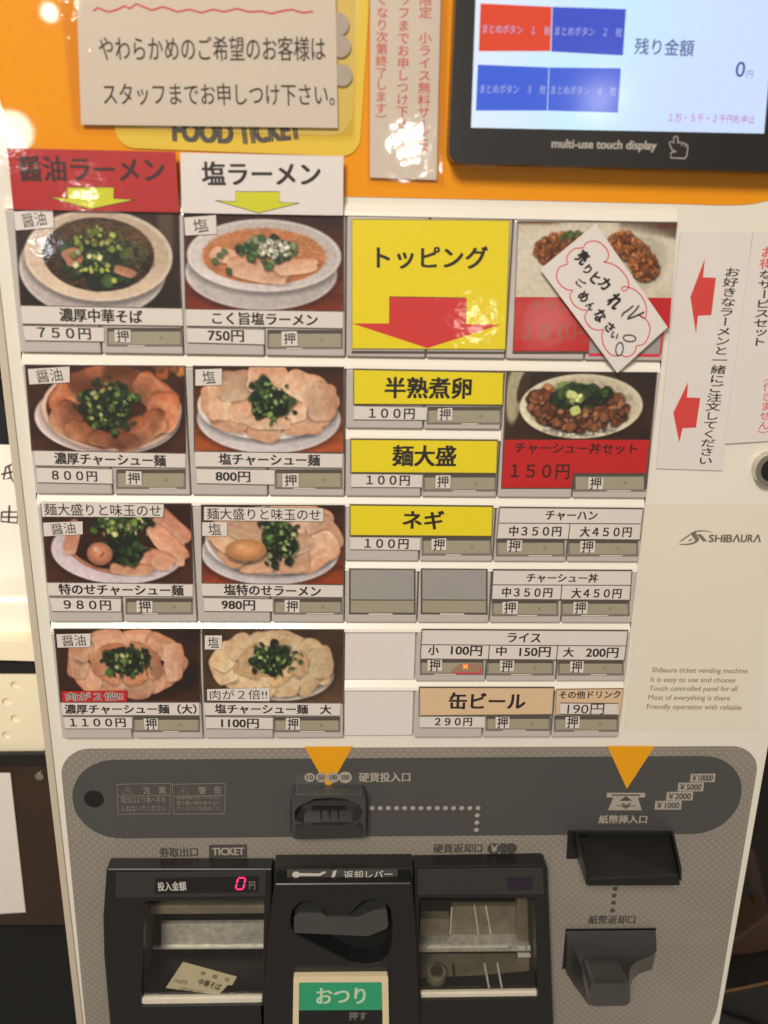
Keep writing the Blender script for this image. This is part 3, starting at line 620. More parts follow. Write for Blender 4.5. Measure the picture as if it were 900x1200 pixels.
def card(btn, name, Q, k, texts, d=0.0055, lines=(), label=None, edge='line', th=0.0003):
    b = MB(); b.slab(q(Q, d), d, d - th, k, side=edge)
    for t in texts: b.text(t[0], t[1], t[2], t[3], d + 0.00006, t[5] if len(t) > 5 else 'ink', t[4] if len(t) > 4 else 0.018)
    for l in lines: b.stroke(l, 1.1, d + 0.00006, 'line')
    if k in ('label', 'tan', 'yellowcard'): b.stroke(grow(Q, -0.5), 0.9, d + 0.00004, 'line', True)
    return b.build(name, btn, label)
def lens(btn, x0, x1, yt, yb, k='olive', st=None, halo=False):
    b = MB(); d = D0; b.sheet(q([(x0 - 1, yt - 1), (x1 + 1, yt - 1), (x1 + 1, yb + 1.2), (x0 - 1, yb + 1.2)], d + 0.00006), d + 0.00006, 'lensframe')
    b.sheet(q([(x0, yt - 1), (x1, yt - 1), (x1, yt + 4), (x0, yt + 4)], d + 0.00015), d + 0.00015, 'recess_and_shade')  # dark strip painted as the shade above the lens
    xq = x0 + (x1 - x0) * .72; ym_ = (yt + yb) / 2 + 1
    if k == 'olive' and not halo:
        b.stroke([(xq - 2, ym_ - 2), (xq + 2, ym_ + 2)], .8, d + .0003, 'lensmark'); b.stroke([(xq + 2, ym_ - 2), (xq - 2, ym_ + 2)], .8, d + .00032, 'lensmark')
    b.slab(q([(x0 + 1.5, yt + 3.6), (x1 - 1.5, yt + 3.6), (x1 - 1.5, yb - 1.4), (x0 + 1.5, yb - 1.4)], d + 0.00024), d + 0.00024, d + 0.00018, k)
    if halo: b.sheet(q([(x0 + 46, yt + 5), (x1 - 2, yt + 4), (x1 - 2, yb - 1), (x0 + 34, yb - 1), (x0 + 37, yb - 5)], d + 0.0003), d + 0.0003, 'ledhalo'); b.stroke([(x0 + 38, yb - 1), (x1 - 3, yb - 1.2), (x1 - 2.5, yb - 8)], 1.6, d + .0004, 'pinkedge_and_glow')  # red spill of the LED painted on as a tinted patch and stroke
    xm = x0 + (x1 - x0) * random.uniform(0.2, 0.5); b.stroke([(xm, yb + 0.2), (xm + (x1 - x0) * random.uniform(0.2, 0.45), yb + 0.2)], 1.2, d + 0.00035, 'glint')  # short bright stroke paints a glint along the lower edge
    o = b.build('button_lens', btn)
    if st:
        b = MB(); c = np.array(st, float).mean(0); wd = st[1][0] - st[0][0]; b.slab(q(st, 0.0058), 0.0058, 0.0052, 'label', side='line')
        b.text('押', (c[0] - wd * 0.36, c[1]), (c[0] + wd * 0.36, c[1] + random.uniform(-.4, .4)), 13.2, 0.00588, 'ink', 0.010); b.build('push_sticker', btn)
    return o
def strip(btn, Q, t, h, k='label', tk='ink', bold=0.004, pad=4.5, name='flavor_sticker', d=0.0061):
    b = MB(); b.slab(q(Q, d), d, d - 0.0003, k, side='line'); y0 = (Q[0][1] + Q[3][1]) / 2; y1 = (Q[1][1] + Q[2][1]) / 2
    b.text(t, ((Q[0][0] + Q[3][0]) / 2 + pad, y0), ((Q[1][0] + Q[2][0]) / 2 - pad, y1), h, d + 0.00006, tk, bold); b.build(name, btn)
random.seed(4)
def ramen(cells, label, ph, recipe, seed, name, price, olive, st, flav, extra=None, px=1.25):
    btn = cap(*cells, label); bk = MB(); bk.sheet(q(grow(ph, 1.3), D0 + 0.0001), D0 + 0.0001, 'recess_and_shade'); bk.build('card_slot', btn)
    photo('food_photo', ph, 0.0053, recipe, btn, seed, px)
    nm = card(btn, 'name_strip', name[0], 'label', [(name[1], name[2], name[3], name[4], 0.022)], 0.0057)
    if price: card(btn, 'price_strip', price[0], 'label', [(price[1], price[2], price[3], price[4], 0.022)], 0.0056)
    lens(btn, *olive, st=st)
    if flav: strip(btn, flav[0], flav[1], flav[2], bold=0.0, name='flavor_sticker', pad=flav[3] if len(flav) > 3 else 5)
    return btn
def sq(a, b_, c, d_): return [a, b_, c, d_]

ramen((0, 2, -2, 0), 'button with photo of dark soy ramen in a cream bowl, 750 yen', [(17, 246), (209, 249), (211, 361), (25, 358)], r_shoyu, 1,
      ([(24, 357.5), (213.5, 361), (214.5, 382.5), (26, 380)], '濃厚中華そば', (70, 368.8), (166.6, 371.5), 15.5),
      ([(26, 380.8), (122, 383), (122.5, 401), (29, 399.5)], '７５０円', (44, 389.8), (106, 391.5), 13), (126, 213, 385, 405),
      [(134, 386.5), (153, 386.5), (153, 401.5), (135, 400.5)], ([(16, 248), (61.5, 245), (63.5, 266.5), (18, 270)], '醤油', 16.5, 9))
ramen((2, 4, -2, 0), 'button with photo of orange salt ramen in a white bowl, 750 yen', [(216, 251), (402, 253), (402, 365), (218, 362)], r_shio, 2,
      ([(217.5, 361.6), (402, 364.5), (402, 385.5), (218.5, 382.5)], 'こく旨塩ラーメン', (249, 372.6), (372, 375), 14.5),
      ([(218.5, 383.5), (310, 385.5), (310, 404.5), (219.5, 402)], '750円', (244, 393), (285.6, 394), 13.5), (314, 401, 387.5, 408),
      [(330, 388.6), (348, 388), (349, 405), (330, 405.5)], ([(216, 255), (253, 252), (254, 274), (217, 276)], '塩', 16, 10))
ramen((0, 2, 0, 2), 'button with photo of ramen covered in browned pork slices, 800 yen', [(30, 428.5), (216, 429.6), (217, 531), (38, 527.5)], r_chashu, 3,
      ([(39, 527.4), (217.5, 531), (217.5, 549), (41, 546.2)], '濃厚チャーシュー麺', (64, 537), (194, 540), 13.5),
      ([(42, 547.2), (131.6, 549), (132, 567.7), (43, 566)], '８００円', (61, 557), (113.5, 558.5), 11.5), (137, 217, 551, 572),
      [(147.5, 552), (166, 552.6), (166, 568.7), (147.5, 567.7)], ([(32.6, 432.5), (81.5, 429.6), (81.7, 448), (34.5, 450.5)], '醤油', 15, 9))
ramen((2, 4, 0, 2), 'button with photo of salt ramen under pale pork slices, 800 yen', [(227, 429.6), (402, 431), (402, 530), (228.6, 529)], r_shiochashu, 4,
      ([(228.6, 528.5), (401.5, 531), (401.5, 549), (228.6, 547.5)], '塩チャーシュー麺', (256.7, 538), (374.7, 539.5), 13.5),
      ([(229.6, 548.6), (322, 550), (322, 568.7), (230.5, 567)], '800円', (253, 558), (293, 559), 12), (323, 400.5, 551, 572),
      [(331, 555), (350, 554.7), (350, 571), (331, 571)], ([(229, 433), (260, 432), (260, 451), (229, 452)], '塩', 15, 8))
B5 = ramen((0, 2, 2, 4), 'button with photo of dark ramen with a brown egg and pork, 980 yen', [(48.5, 591), (223, 591), (225.5, 684), (56, 681.5)], r_special, 5,
      ([(55, 682), (226, 684), (226, 700), (57, 698.7)], '特のせチャーシュー麺', (69, 690.4), (214.7, 692), 12.5),
      ([(58, 699.7), (142, 701), (142, 717.5), (60.7, 717)], '９８０円', (75, 708.6), (129.7, 709.5), 11), (148, 225.5, 702, 719),
      [(160, 704), (178.7, 704.4), (178.7, 718), (160, 717.5)], ([(50.4, 612.5), (96.6, 611), (97, 626), (51.5, 628.5)], '醤油', 13, 9))
strip(B5, [(48, 588), (192, 591), (191, 606), (49.5, 605.5)], '麺大盛りと味玉のせ', 14, bold=0.004, pad=3, name='topping_strip', d=0.0064)
B6 = ramen((2, 4, 2, 4), 'button with photo of salt ramen with a golden egg, 980 yen', [(236.6, 592.5), (403, 593), (402, 684.5), (237.5, 683)], r_shiospecial, 6,
      ([(235.9, 683), (402, 685), (401.5, 700.7), (236.8, 699)], '塩特のせラーメン', (262.7, 691), (375.7, 693), 12.5),
      ([(238, 699.9), (320, 701.5), (320, 717.5), (239, 717)], '980円', (260, 708.6), (298.7, 709.5), 11.5), (321.5, 400.5, 702, 719),
      [(333.6, 703), (351, 703), (351, 718), (333.6, 717.5)], ([(237, 612), (266, 612), (266, 628), (237, 628)], '塩', 13.5, 7))
strip(B6, [(239, 594), (379, 595.7), (379, 611), (239, 609.7)], '麺大盛りと味玉のせ', 13.5, bold=0.004, pad=3.5, name='topping_strip', d=0.0064)
B7 = ramen((0, 2, 4, 6), 'button with photo of ramen ringed by pink pork slices, 1100 yen', [(64, 737.7), (234, 737.7), (234, 823), (71.5, 822.5)], r_double, 7,
      ([(71.4, 822.7), (233.5, 822.7), (234, 839), (73, 838.7)], '濃厚チャーシュー麺（大）', (76, 831), (230, 831), 11),
      ([(73.7, 839.6), (155, 839.6), (155, 854.6), (75.6, 854.6)], '１１００円', (82, 847), (147, 847), 10), (156.5, 233.5, 840, 857),
      [(168, 842), (185, 842), (185, 855), (170, 855)], ([(66, 743.3), (106, 742.4), (106, 758), (67.5, 759)], '醤油', 13, 6))
strip(B7, [(72, 810), (149, 809.6), (149, 822), (73, 822.7)], '肉が２倍!!', 9.5, k='redstrip', tk='white_on_black', bold=0.05, pad=5, name='topping_strip')
bt = MB(); bt.text('肉が２倍!!', (77.5, 816.3), (144, 815.8), 9.5, 0.00625, 'inkthin', 0.0); bt.build('strip_lettering', B7)
B8 = ramen((2, 4, 4, 6), 'button with photo of pale salt ramen in a tan bowl, 1100 yen', [(237.5, 737.7), (402, 738.7), (400.5, 823.6), (240, 822)], r_shiodouble, 8,
      ([(239, 822.7), (399.5, 823.6), (398.5, 839.5), (240, 838.8)], '塩チャーシュー麺　大', (252, 830.7), (388, 831.5), 11),
      ([(240, 839.5), (320, 840.2), (320, 855.3), (241, 854.4)], '1100円', (259.5, 847.4), (303, 848), 11), (321.5, 398, 840.8, 857),
      [(335, 841.3), (351.4, 841.3), (351.4, 855), (335, 855)], ([(240, 744.7), (260, 744.7), (260, 761), (240, 761)], '塩', 12.5, 3.5))
strip(B8, [(242.6, 807.7), (316, 806), (316, 821.7), (243, 820.8)], '肉が２倍!!', 11.5, bold=0.0, pad=3, name='topping_strip')

# topping heading in a tall cap
btn = cap(4, 6, -2, 0, 'yellow heading with a large red down arrow for toppings')
card(btn, 'heading_card', [(412, 256.4), (598, 257.8), (592.5, 410), (412, 409)], 'yellowcard', [('トッピング', (442, 301.5), (571, 302), 26, 0.02)], 0.0056)
b = MB(); b.sheet(q([(456.4, 347.6), (546.7, 349), (545.8, 380), (586.7, 380.4), (501, 408), (412.6, 379), (456.4, 379)], 0.00566), 0.00566, 'redink')
b.stroke([(456.4, 379), (456.4, 347.6), (546.7, 349), (545.8, 380)], 0.8, 0.0057, 'line'); b.build('down_arrow', btn)
b = MB(); b.sheet(q([(412, 411), (592, 412), (592, 415), (412, 414.5)], D0 + .0001), D0 + .0001, 'recess_and_shade'); b.build('card_slot', btn)
# fried set (sold out)
btn = cap(6, 8, -2, 0, 'sold out button with photo of fried chicken half covered by a note')
bk = MB(); bk.sheet(q(grow([(607.6, 260), (793, 261), (774, 414), (601.5, 414)], 1), D0 + 0.0001), D0 + 0.0001, 'recess_and_shade'); bk.build('card_slot', btn)
photo('food_photo', [(607.6, 260.5), (793, 261.5), (787, 349), (604, 348)], 0.0053, r_fried, btn, 9)
card(btn, 'price_card', [(604, 348), (787, 349), (784.5, 385), (692, 386), (690, 411.5), (601.5, 411.5)], 'redstrip', [('チキン', (622, 358), (668, 358), 12, 0.0, 'fadedink'), ('１００円', (613, 389), (690, 391), 20, 0.0, 'fadedink')], 0.0054)
b = MB(); b.slab(q([(692, 387), (778, 387), (773.5, 416), (690, 415)], D0 + .0002), D0 + .0002, D0 + .0001, 'smoke'); b.build('button_lens', btn)
b = MB(); b.stroke([(690, 415.5), (773, 416.5), (777, 388)], 3.2, D0 + 0.0005, 'pinkedge_and_glow'); b.build('lens_edge', btn)
# toppings
def simple_btn(cells, label, Q, t, ta, tb, th, PQ, p, pa, pb, phh, olive, st, k='yellowcard'):
    btn = cap(*cells, label); b = MB(); b.sheet(q(grow(Q, 1), D0 + .0001), D0 + .0001, 'recess_and_shade'); b.build('card_slot', btn)
    card(btn, 'name_card', Q, k, [(t, ta, tb, th, 0.024)], 0.0057)
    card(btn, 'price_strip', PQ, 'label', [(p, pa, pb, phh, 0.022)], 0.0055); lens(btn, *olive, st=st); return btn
simple_btn((4, 6, 0, 1), 'yellow button for a soft boiled egg topping, 100 yen', [(414.8, 432.7), (590, 436), (588.8, 475), (414.8, 474)], '半熟煮卵', (451.5, 454.3), (552, 455), 24.5,
           [(414.8, 475), (501, 476.5), (499.7, 493), (414, 492.4)], '１００円', (432.5, 484.4), (485.7, 485), 12, (501, 587, 477.5, 496.5), [(513, 479), (530, 478), (530, 492.6), (512.7, 492.6)])
simple_btn((4, 6, 1, 2), 'yellow button for a large noodle portion, 100 yen', [(411.4, 514.6), (583, 516), (581.6, 555), (411.4, 554)], '麺大盛', (460.4, 534), (534, 534.5), 24,
           [(411.4, 554.6), (495.4, 555.6), (494.6, 572), (410.8, 571.6)], '１００円', (429.6, 562.7), (480, 563.3), 11.5, (496.5, 581, 556, 575), [(510.6, 557), (528, 557), (527.5, 572), (510, 572)])
simple_btn((4, 6, 2, 3), 'yellow button for spring onion topping, 100 yen', [(410.6, 591.6), (577.4, 593.3), (576, 628.8), (410.6, 627.8)], 'ネギ', (472.6, 608.7), (519.5, 609.6), 21.5,
           [(410.6, 628.6), (493, 629.4), (492.5, 645.5), (409.7, 644.6)], '１００円', (427.4, 637), (478.5, 637.6), 11.5, (495, 575.5, 630, 650), [(505.6, 631.5), (523, 630.7), (523, 644.6), (505.6, 644.6)])
# rice bowl set
btn = cap(6, 8, 0, 2, 'button with photo of a pork rice bowl above a red price card, 150 yen')
b = MB(); b.sheet(q(grow([(594, 436), (769.5, 437), (757, 572), (588, 572)], 1), D0 + .0001), D0 + .0001, 'recess_and_shade'); b.build('card_slot', btn)
photo('food_photo', [(595.5, 436), (769.5, 437), (761, 515.4), (591.5, 515.4)], 0.0053, r_ricebowl, btn, 10)
card(btn, 'price_card', [(591.5, 515.4), (761, 515.4), (757, 554.5), (671.5, 554.5), (669.5, 571.5), (587.5, 571.5)], 'redstrip', [('チャーシュー丼セット', (603.5, 524.7), (746.3, 526), 12.5, 0.02, 'inkred'), ('１５０円', (598.5, 552), (667, 553), 17, 0.014, 'inkred')], 0.0056)
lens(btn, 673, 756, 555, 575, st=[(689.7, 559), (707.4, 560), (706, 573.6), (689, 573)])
# two-price buttons
def two(cells, label, Q, lines, texts, lens1, lens2, s1, s2):
    btn = cap(*cells, label); b = MB(); b.sheet(q(grow(Q, 1), D0 + .0001), D0 + .0001, 'recess_and_shade'); b.build('card_slot', btn)
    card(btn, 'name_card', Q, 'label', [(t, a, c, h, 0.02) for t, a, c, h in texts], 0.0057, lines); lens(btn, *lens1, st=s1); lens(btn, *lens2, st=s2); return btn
two((6, 8, 2, 3), 'white button for fried rice in two sizes, 350 and 450 yen', [(586, 594.6), (753.5, 596), (749.7, 633), (582.4, 631.7)], [[(585, 613), (751, 614)], [(668, 614), (666, 632)]],
    [('チャーハン', (639.8, 604), (699.8, 604.5), 11), ('中３５０円', (597, 622.3), (657.6, 622.6), 12), ('大４５０円', (680, 623), (740, 623.4), 12)],
    (582, 661, 632.5, 651), (666, 747, 633, 651), [(594, 633.5), (612, 633), (611, 646), (594, 646.5)], [(680, 634), (697.7, 634), (696.8, 647.5), (679.5, 647.5)])
two((6, 8, 3, 4), 'white button for pork rice bowl in two sizes, 350 and 450 yen', [(578.3, 667.8), (740.2, 668.6), (737.8, 703.7), (576.5, 702.6)], [[(577.5, 685.3), (739, 686)], [(658.5, 686), (657, 703)]],
    [('チャーシュー丼', (617.4, 677), (700.6, 677.6), 10.5), ('中３５０円', (588.7, 694), (647, 694.4), 11.5), ('大４５０円', (670, 695), (728, 695.4), 11.5)],
    (577, 653.5, 703.5, 721), (658, 737, 704, 721), [(588.7, 705.6), (607, 704.5), (606, 720), (588.7, 719)], [(672, 705.6), (689, 705.4), (688, 719.3), (671.5, 719.3)])
for (c0, c1), (x0, x1), lb in (((4, 5), (410, 486), 'empty unlabelled button under the onion button price'), ((5, 6), (494, 570.5), 'empty unlabelled button beside the pork rice bowl button')):
    btn = cap(c0, c1, 3, 4, lb); b = MB(); b.sheet(q([(x0 - 1, 666), (x1 + 1, 666.6), (x1 + 1, 720.4), (x0 - 1, 720)], D0 + .00006), D0 + .00006, 'recess_and_shade')
    b.slab(q([(x0 + 1, 667.6), (x1 - 1, 668), (x1 - 1, 702.6), (x0 + 1, 702.4)], D0 + .0002), D0 + .0002, D0 + .0001, 'smoke')
    b.slab(q([(x0 + 1, 703.8), (x1 - 1, 704), (x1 - 1, 718), (x0 + 1, 717.8)], D0 + .0002), D0 + .0002, D0 + .0001, 'olive')
    b.stroke([(x0 + 22, 719.4), (x0 + 50, 719.6)], 1.5, D0 + .0003, 'glint'); b.build('button_lens', btn)  # the light stroke is a painted glint
# rice, three sizes
btn = cap(5, 8, 4, 5, 'white button for plain rice in three sizes with a red lamp lit')
b = MB(); b.sheet(q(grow([(495, 737.7), (735.7, 739), (731.4, 774), (493, 772.4)], 1), D0 + .0001), D0 + .0001, 'recess_and_shade'); b.build('card_slot', btn)
card(btn, 'name_card', [(495, 737.7), (735.7, 739), (731.4, 774.2), (493, 772.6)], 'label', [('ライス', (595, 747), (633.5, 747.6), 11, .02), ('小', (502, 762), (514, 762), 11, .02), ('100円', (528.8, 762), (564.7, 763), 11.5, .02), ('中', (581.6, 763), (593.4, 763), 11, .02),
     ('150円', (609, 764), (645, 764), 11.5, .02), ('大', (660.5, 764.3), (672.3, 764.3), 11, .02), ('200円', (687, 764.8), (724.3, 765), 11.5, .02)], 0.0057, [[(494, 755.5), (733.6, 757)], [(573.6, 756), (572.4, 773)], [(653.6, 756.6), (652, 773.6)]])
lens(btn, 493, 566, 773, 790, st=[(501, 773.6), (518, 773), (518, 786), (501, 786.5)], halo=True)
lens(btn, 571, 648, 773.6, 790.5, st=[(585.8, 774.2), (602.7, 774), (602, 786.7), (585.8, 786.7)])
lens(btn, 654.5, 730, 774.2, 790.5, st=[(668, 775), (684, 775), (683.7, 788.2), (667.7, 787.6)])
b = MB(); b.stroke([(543, 779), (548, 783.5)], 1.3, 0.0056, 'ledlamp'); b.stroke([(548, 779), (543, 783.5)], 1.3, 0.00565, 'ledlamp'); b.build('sold_out_lamp', btn)
simple_btn((5, 7, 5, 6), 'tan button for canned beer, 290 yen', [(491.8, 805.5), (649, 805.7), (647, 837.6), (491.6, 839)], '缶ビール', (526.7, 821.3), (615.4, 821.6), 19,
           [(491.6, 839), (569, 839), (568, 853.6), (490.8, 853.4)], '２９０円', (509.8, 846), (552.9, 846), 9.5, (570, 644.5, 839, 855.5), [(580.7, 840.2), (597, 840), (597, 853.4), (580.7, 853.4)], 'tan')
btn = cap(7, 8, 5, 6, 'tan button for other drinks with a white price strip, 190 yen')
card(btn, 'name_card', [(652, 807.4), (731, 806.6), (727, 839), (650.5, 838)], 'tan', [('その他ドリンク', (655.5, 814.3), (727, 813.7), 9, .016)], 0.0057)
card(btn, 'price_strip', [(656, 823.5), (725, 824), (724.3, 838), (655.5, 837.4)], 'label', [('190円', (665, 831), (708, 831), 12.5, -0.004)], 0.006)
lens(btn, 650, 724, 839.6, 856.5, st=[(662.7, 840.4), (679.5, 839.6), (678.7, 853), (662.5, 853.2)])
for r, lb in ((4, 'upper blank cover plate'), (5, 'lower blank cover plate')): cap(4, 5, r, r + 1, lb, True)

# ------------------------------------------------------------------ touch display
b = MB(); DD = 0.015
out = rnd(q([(537, -70), (985, -70), (960, 203), (525.5, 190.5)], DD), [0.004, 0.004, 0.006, 0.006]); scr = q([(559.5, -58), (915, -58), (896.5, 156.5), (552, 149.5)], DD)
b.slab(out, DD, 0.0004, 'bezel', holes=[scr]); dsp = b.build('touch_display', vm, bevel=0.0018, seg=3)
b = MB(); b.sheet(q([(555, -62), (920, -62), (901, 161), (547.5, 153.5)], DD - 0.0012), DD - 0.0012, 'screen'); b.build('screen', dsp)
ds = DD - 0.0011
for pts, k in (([(563, 4), (646.7, 8), (645, 60), (561, 60)], 'scr_red'), ([(647.6, 8), (733.6, 10.7), (730, 65), (646, 60.5)], 'scr_blue'), ([(560, 75.7), (643, 79), (641, 129.6), (557.6, 129.6)], 'scr_blue2'), ([(643.8, 79), (727.7, 80), (724, 132), (641.8, 129.6)], 'scr_blue2')):
    b = MB(); b.sheet(q(pts, ds), ds, k)
    i = ('scr_red', 'scr_blue').index(k) if k != 'scr_blue2' else (2 if pts[0][0] < 600 else 3)
    A, B_, n = (((566, 33.4), (645, 36), '１'), ((650.6, 36), (729, 38), '２'), ((563, 104), (639.6, 105), '３'), ((646, 105.2), (722, 107), '４'))[i]
    b.text('まとめボタン　' + n + '　枚', A, B_, 11, ds + .0001, 'scr_pale', 0.0); b.build('screen_button', dsp, 'red screen button' if i == 0 else None)
b = MB(); b.text('残り金額', (744, 54), (813, 56.5), 19.5, ds, 'scr_text', 0.006); b.build('balance_caption', dsp)
b = MB(); b.text('0', (862.5, 81), (873, 81.5), 18, ds, 'scr_text', 0.006); b.text('円', (875, 87), (882.6, 87.3), 8.5, ds, 'scr_grey', 0); b.build('balance_figure', dsp)
b = MB(); b.text('１万・５千・２千円札中止', (784, 137.6), (885, 140), 10, ds, 'scr_pink', 0.0); b.build('bill_warning', dsp)
b = MB(); d = DD + 0.0001; b.text('multi-use touch display', (646.7, 169.6), (769, 172), 13, d, 'bezelprint', 0.024); 
b.stroke([(792.5, 178), (788, 176), (785.5, 171), (784.3, 167), (787, 165.5), (789.5, 168.5), (789.6, 160.8), (792, 159.6), (794.3, 161), (794.4, 168)], 1.2, d, 'bezelprint')
b.stroke([(794.4, 168), (797, 166.5), (799, 168), (799, 171)], 1.2, d, 'bezelprint'); b.stroke([(799, 168.5), (801.5, 167), (803, 169), (803, 172)], 1.2, d, 'bezelprint'); b.stroke([(803, 169.5), (805.5, 169.5), (806, 174), (804.5, 183), (803, 185)], 1.2, d, 'bezelprint')
b.stroke([(786, 179), (786, 185), (803.5, 185.6)], 1.2, d, 'bezelprint'); b.stroke([(786, 179), (790, 178)], 1.2, d, 'bezelprint'); b.build('bezel_print', dsp)

# ------------------------------------------------------------------ lower grey plate
b = MB(); PLX, PRX = -0.1853, 0.2783
b.slab(rnd([(PLX - .002, -0.545), (HL + .0005, -0.545), (HL + .0005, HT + .0006), (HR - .0005, HT + .0006), (HR - .0005, -0.545), (PRX + .002, -0.545), (PRX, -0.2552), (PLX + .0015, -0.2552)], [0.029, 0, 0.001, 0.001, 0, 0.10, 0.02, 0.02], 12), 0.0006, 0.0, 'plate')
pl = b.build('coin_panel', vm)
b = MB(); d = 0.0010
band = rnd(q([(80, 891), (875, 886), (862, 977), (90, 983)], d), [0.03, 0.03, 0.03, 0.03], 10)
b.slab(band, d, 0.0006, 'band'); bd = b.build('slate_band', vm)
b = MB(); c = at(110, 936, d); b.sheet(circle(c[0], c[2], 0.0062), d + .0002, 'pit'); b.slab(circle(c[0], c[2], 0.0064), d + .0004, d, 'black', holes=[circle(c[0], c[2], 0.005)]); b.build('screw_hole', bd)
dp = d + 0.00012
b = MB()
for X, t1, ls in ((137, '注　意', (('取出口より奥へ手を', 937.5), ('入れないでください', 947.5))), (202, '警　告', (('転倒事故を防ぐため上に', 934.5), ('乗り重い物を載せない', 941), ('でください注意のこと', 947.5)))):
    w0 = 63 if X == 137 else 62
    b.stroke([(X, 919), (X + w0, 918), (X + w0 - 1, 953.5), (X + 1.5, 954)], 1.3, dp, 'dimprint', True); b.stroke([(X + 0.5, 933), (X + w0 - .5, 932)], 1.1, dp, 'dimprint')
    b.stroke([(X + 7, 930.5), (X + 13, 921.5), (X + 19.5, 930.5)], 1.1, dp, 'dimprint', True); b.stroke([(X + 13, 924.5), (X + 13, 928.5)], 1.1, dp, 'dimprint')
    b.text(t1, (X + 31, 926.3), (X + 57, 925.6), 8.5, dp, 'dimprint', 0.03)
    for t, y in ls: b.text(t, (X + 5, y), (X + w0 - 6, y - .5), 7.2 if X == 137 else 5, dp, 'dimprint', 0.012)
b.build('caution_print', bd)
# amber arrows
b = MB(); b.slab(q([(357, 875.5), (413, 875.2), (385, 925)], dp), dp, 0.0006, 'amber'); b.build('amber_arrow', bd)
b = MB(); b.slab(q([(712, 874.8), (767, 874.8), (734.5, 924.5)], dp), dp, 0.0006, 'amber'); b.build('amber_arrow', bd)
b = MB(); dp2 = dp + .0002
for cx, cy, r, t in ((363, 911, 5.6, '10'), (376.5, 911, 6, '50'), (390.5, 911, 6.6, '100'), (404.5, 911, 7.2, '500')):
    c = at(cx, cy, dp2); s = r * 0.00062; b.sheet(circle(c[0], c[2], s, n=24), dp2, 'greyprint'); b.text(t, (cx - r * .62, cy), (cx + r * .62, cy), 5.5, dp2 + .0001, 'darkprint', 0.02); dp2 += 0.00005
b.build('coin_value_mark', bd)
b = MB(); b.text('硬貨投入口', (420.7, 911), (480.5, 910.5), 11, dp, 'greyprint', 0.02)
b.build('coin_slot_caption', bd)
b = MB()
for k in range(14):
    c = at(436 + k * 9.55, 947, dp); b.sheet(circle(c[0], c[2], 0.0017, n=14), dp, 'greyprint')
for x, y in ((559.2, 955.5), (558.8, 964), (558.2, 972.5)): c = at(x, y, dp); b.sheet(circle(c[0], c[2], 0.0017, n=14), dp, 'greyprint')
b.build('dotted_guide', bd)
b = MB(); b.text('紙幣挿入口', (702, 960.2), (758, 960), 9.5, dp, 'greyprint', 0.02)
b.build('bill_slot_caption', bd)
b = MB(); b.sheet(q([(711, 929), (756, 929), (756, 934.5), (711, 934.5)], dp), dp, 'greyprint'); b.sheet(q([(717, 931), (750, 931), (750, 932.5), (717, 932.5)], dp + .0001), dp + .0001, 'darkprint')
b.sheet(q([(719, 934), (747.5, 934), (752, 949.5), (712.5, 949.5)], dp + .00005), dp + .00005, 'greyprint'); b.sheet(q([(733.5, 933), (741, 938.5), (726, 938.5)], dp + .0001), dp + .0001, 'darkprint')
b.text('￥', (728, 944.5), (739, 944.5), 6, dp + .0001, 'darkprint', .03); b.stroke([(722, 944), (745, 944.6)], 1, dp + .00012, 'darkprint')
b.build('bill_mark', bd)
for t, Q in (('￥10000', [(809.5, 906.8), (838.5, 906.5), (837.5, 916.5), (808.5, 916.5)]), ('￥5000', [(795, 917.3), (825, 917), (824, 927.3), (794, 927.3)]), ('￥2000', [(781.5, 928), (812.5, 927.6), (811.5, 938), (780.5, 938)]), ('￥1000', [(768, 938.6), (799, 938.2), (798, 948.8), (767, 948.8)])):
    b = MB(); b.sheet(q(Q, dp), dp, 'greyprint'); ym = (Q[0][1] + Q[2][1]) / 2; b.text(t, (Q[0][0] + 2, ym), (Q[1][0] - 3, ym), 7, dp + .0001, 'darkprint', 0.02); b.build('bill_value_mark', bd)
b = MB(); dq = 0.00075
b.text('券取出口', (187, 999), (231.7, 998.4), 11, dq, 'darkprint', 0.02); b.build('ticket_caption', pl); b = MB(); b.sheet(q([(245, 990), (289.6, 989.5), (289.6, 1005), (245, 1005.6)], dq), dq, 'darkprint'); b.text('TICKET', (249, 998), (286, 997.6), 8.5, dq + .0001, 'greyprint', 0.035)
b.build('ticket_badge', pl)
b = MB(); b.text('硬貨返却口', (508, 994.4), (565, 994), 10.5, dq, 'darkprint', 0.02)
for k, cx in enumerate((598, 589, 579)):
    c = at(cx, 994.5, dq + .0001 * k); b.sheet(circle(c[0], c[2], 0.0047, 0.0045, 24), dq + .0002 * k, 'darkprint')
    if k < 2: b.stroke([(cx - 4, 988.5), (cx - 2.4, 994.5), (cx - 4, 1000.5)], 1, dq + .0002 * k + .0001, 'greyprint')
b.text('￥', (575.5, 994.6), (583, 994.6), 8, dq + .0006, 'greyprint', 0.03)
b.build('coin_return_caption', pl)
b = MB()
for x, y in ((721, 1041.5), (719.8, 1049.6), (719, 1058), (718, 1067)): c = at(x, y, dq); b.sheet(circle(c[0], c[2], 0.0019, n=14), dq, 'darkprint')
b.build('dotted_guide', pl)
b = MB(); b.text('紙幣返却口', (690, 1078), (744.5, 1077.6), 10, dq, 'darkprint', 0.02); b.build('bill_return_caption', pl)

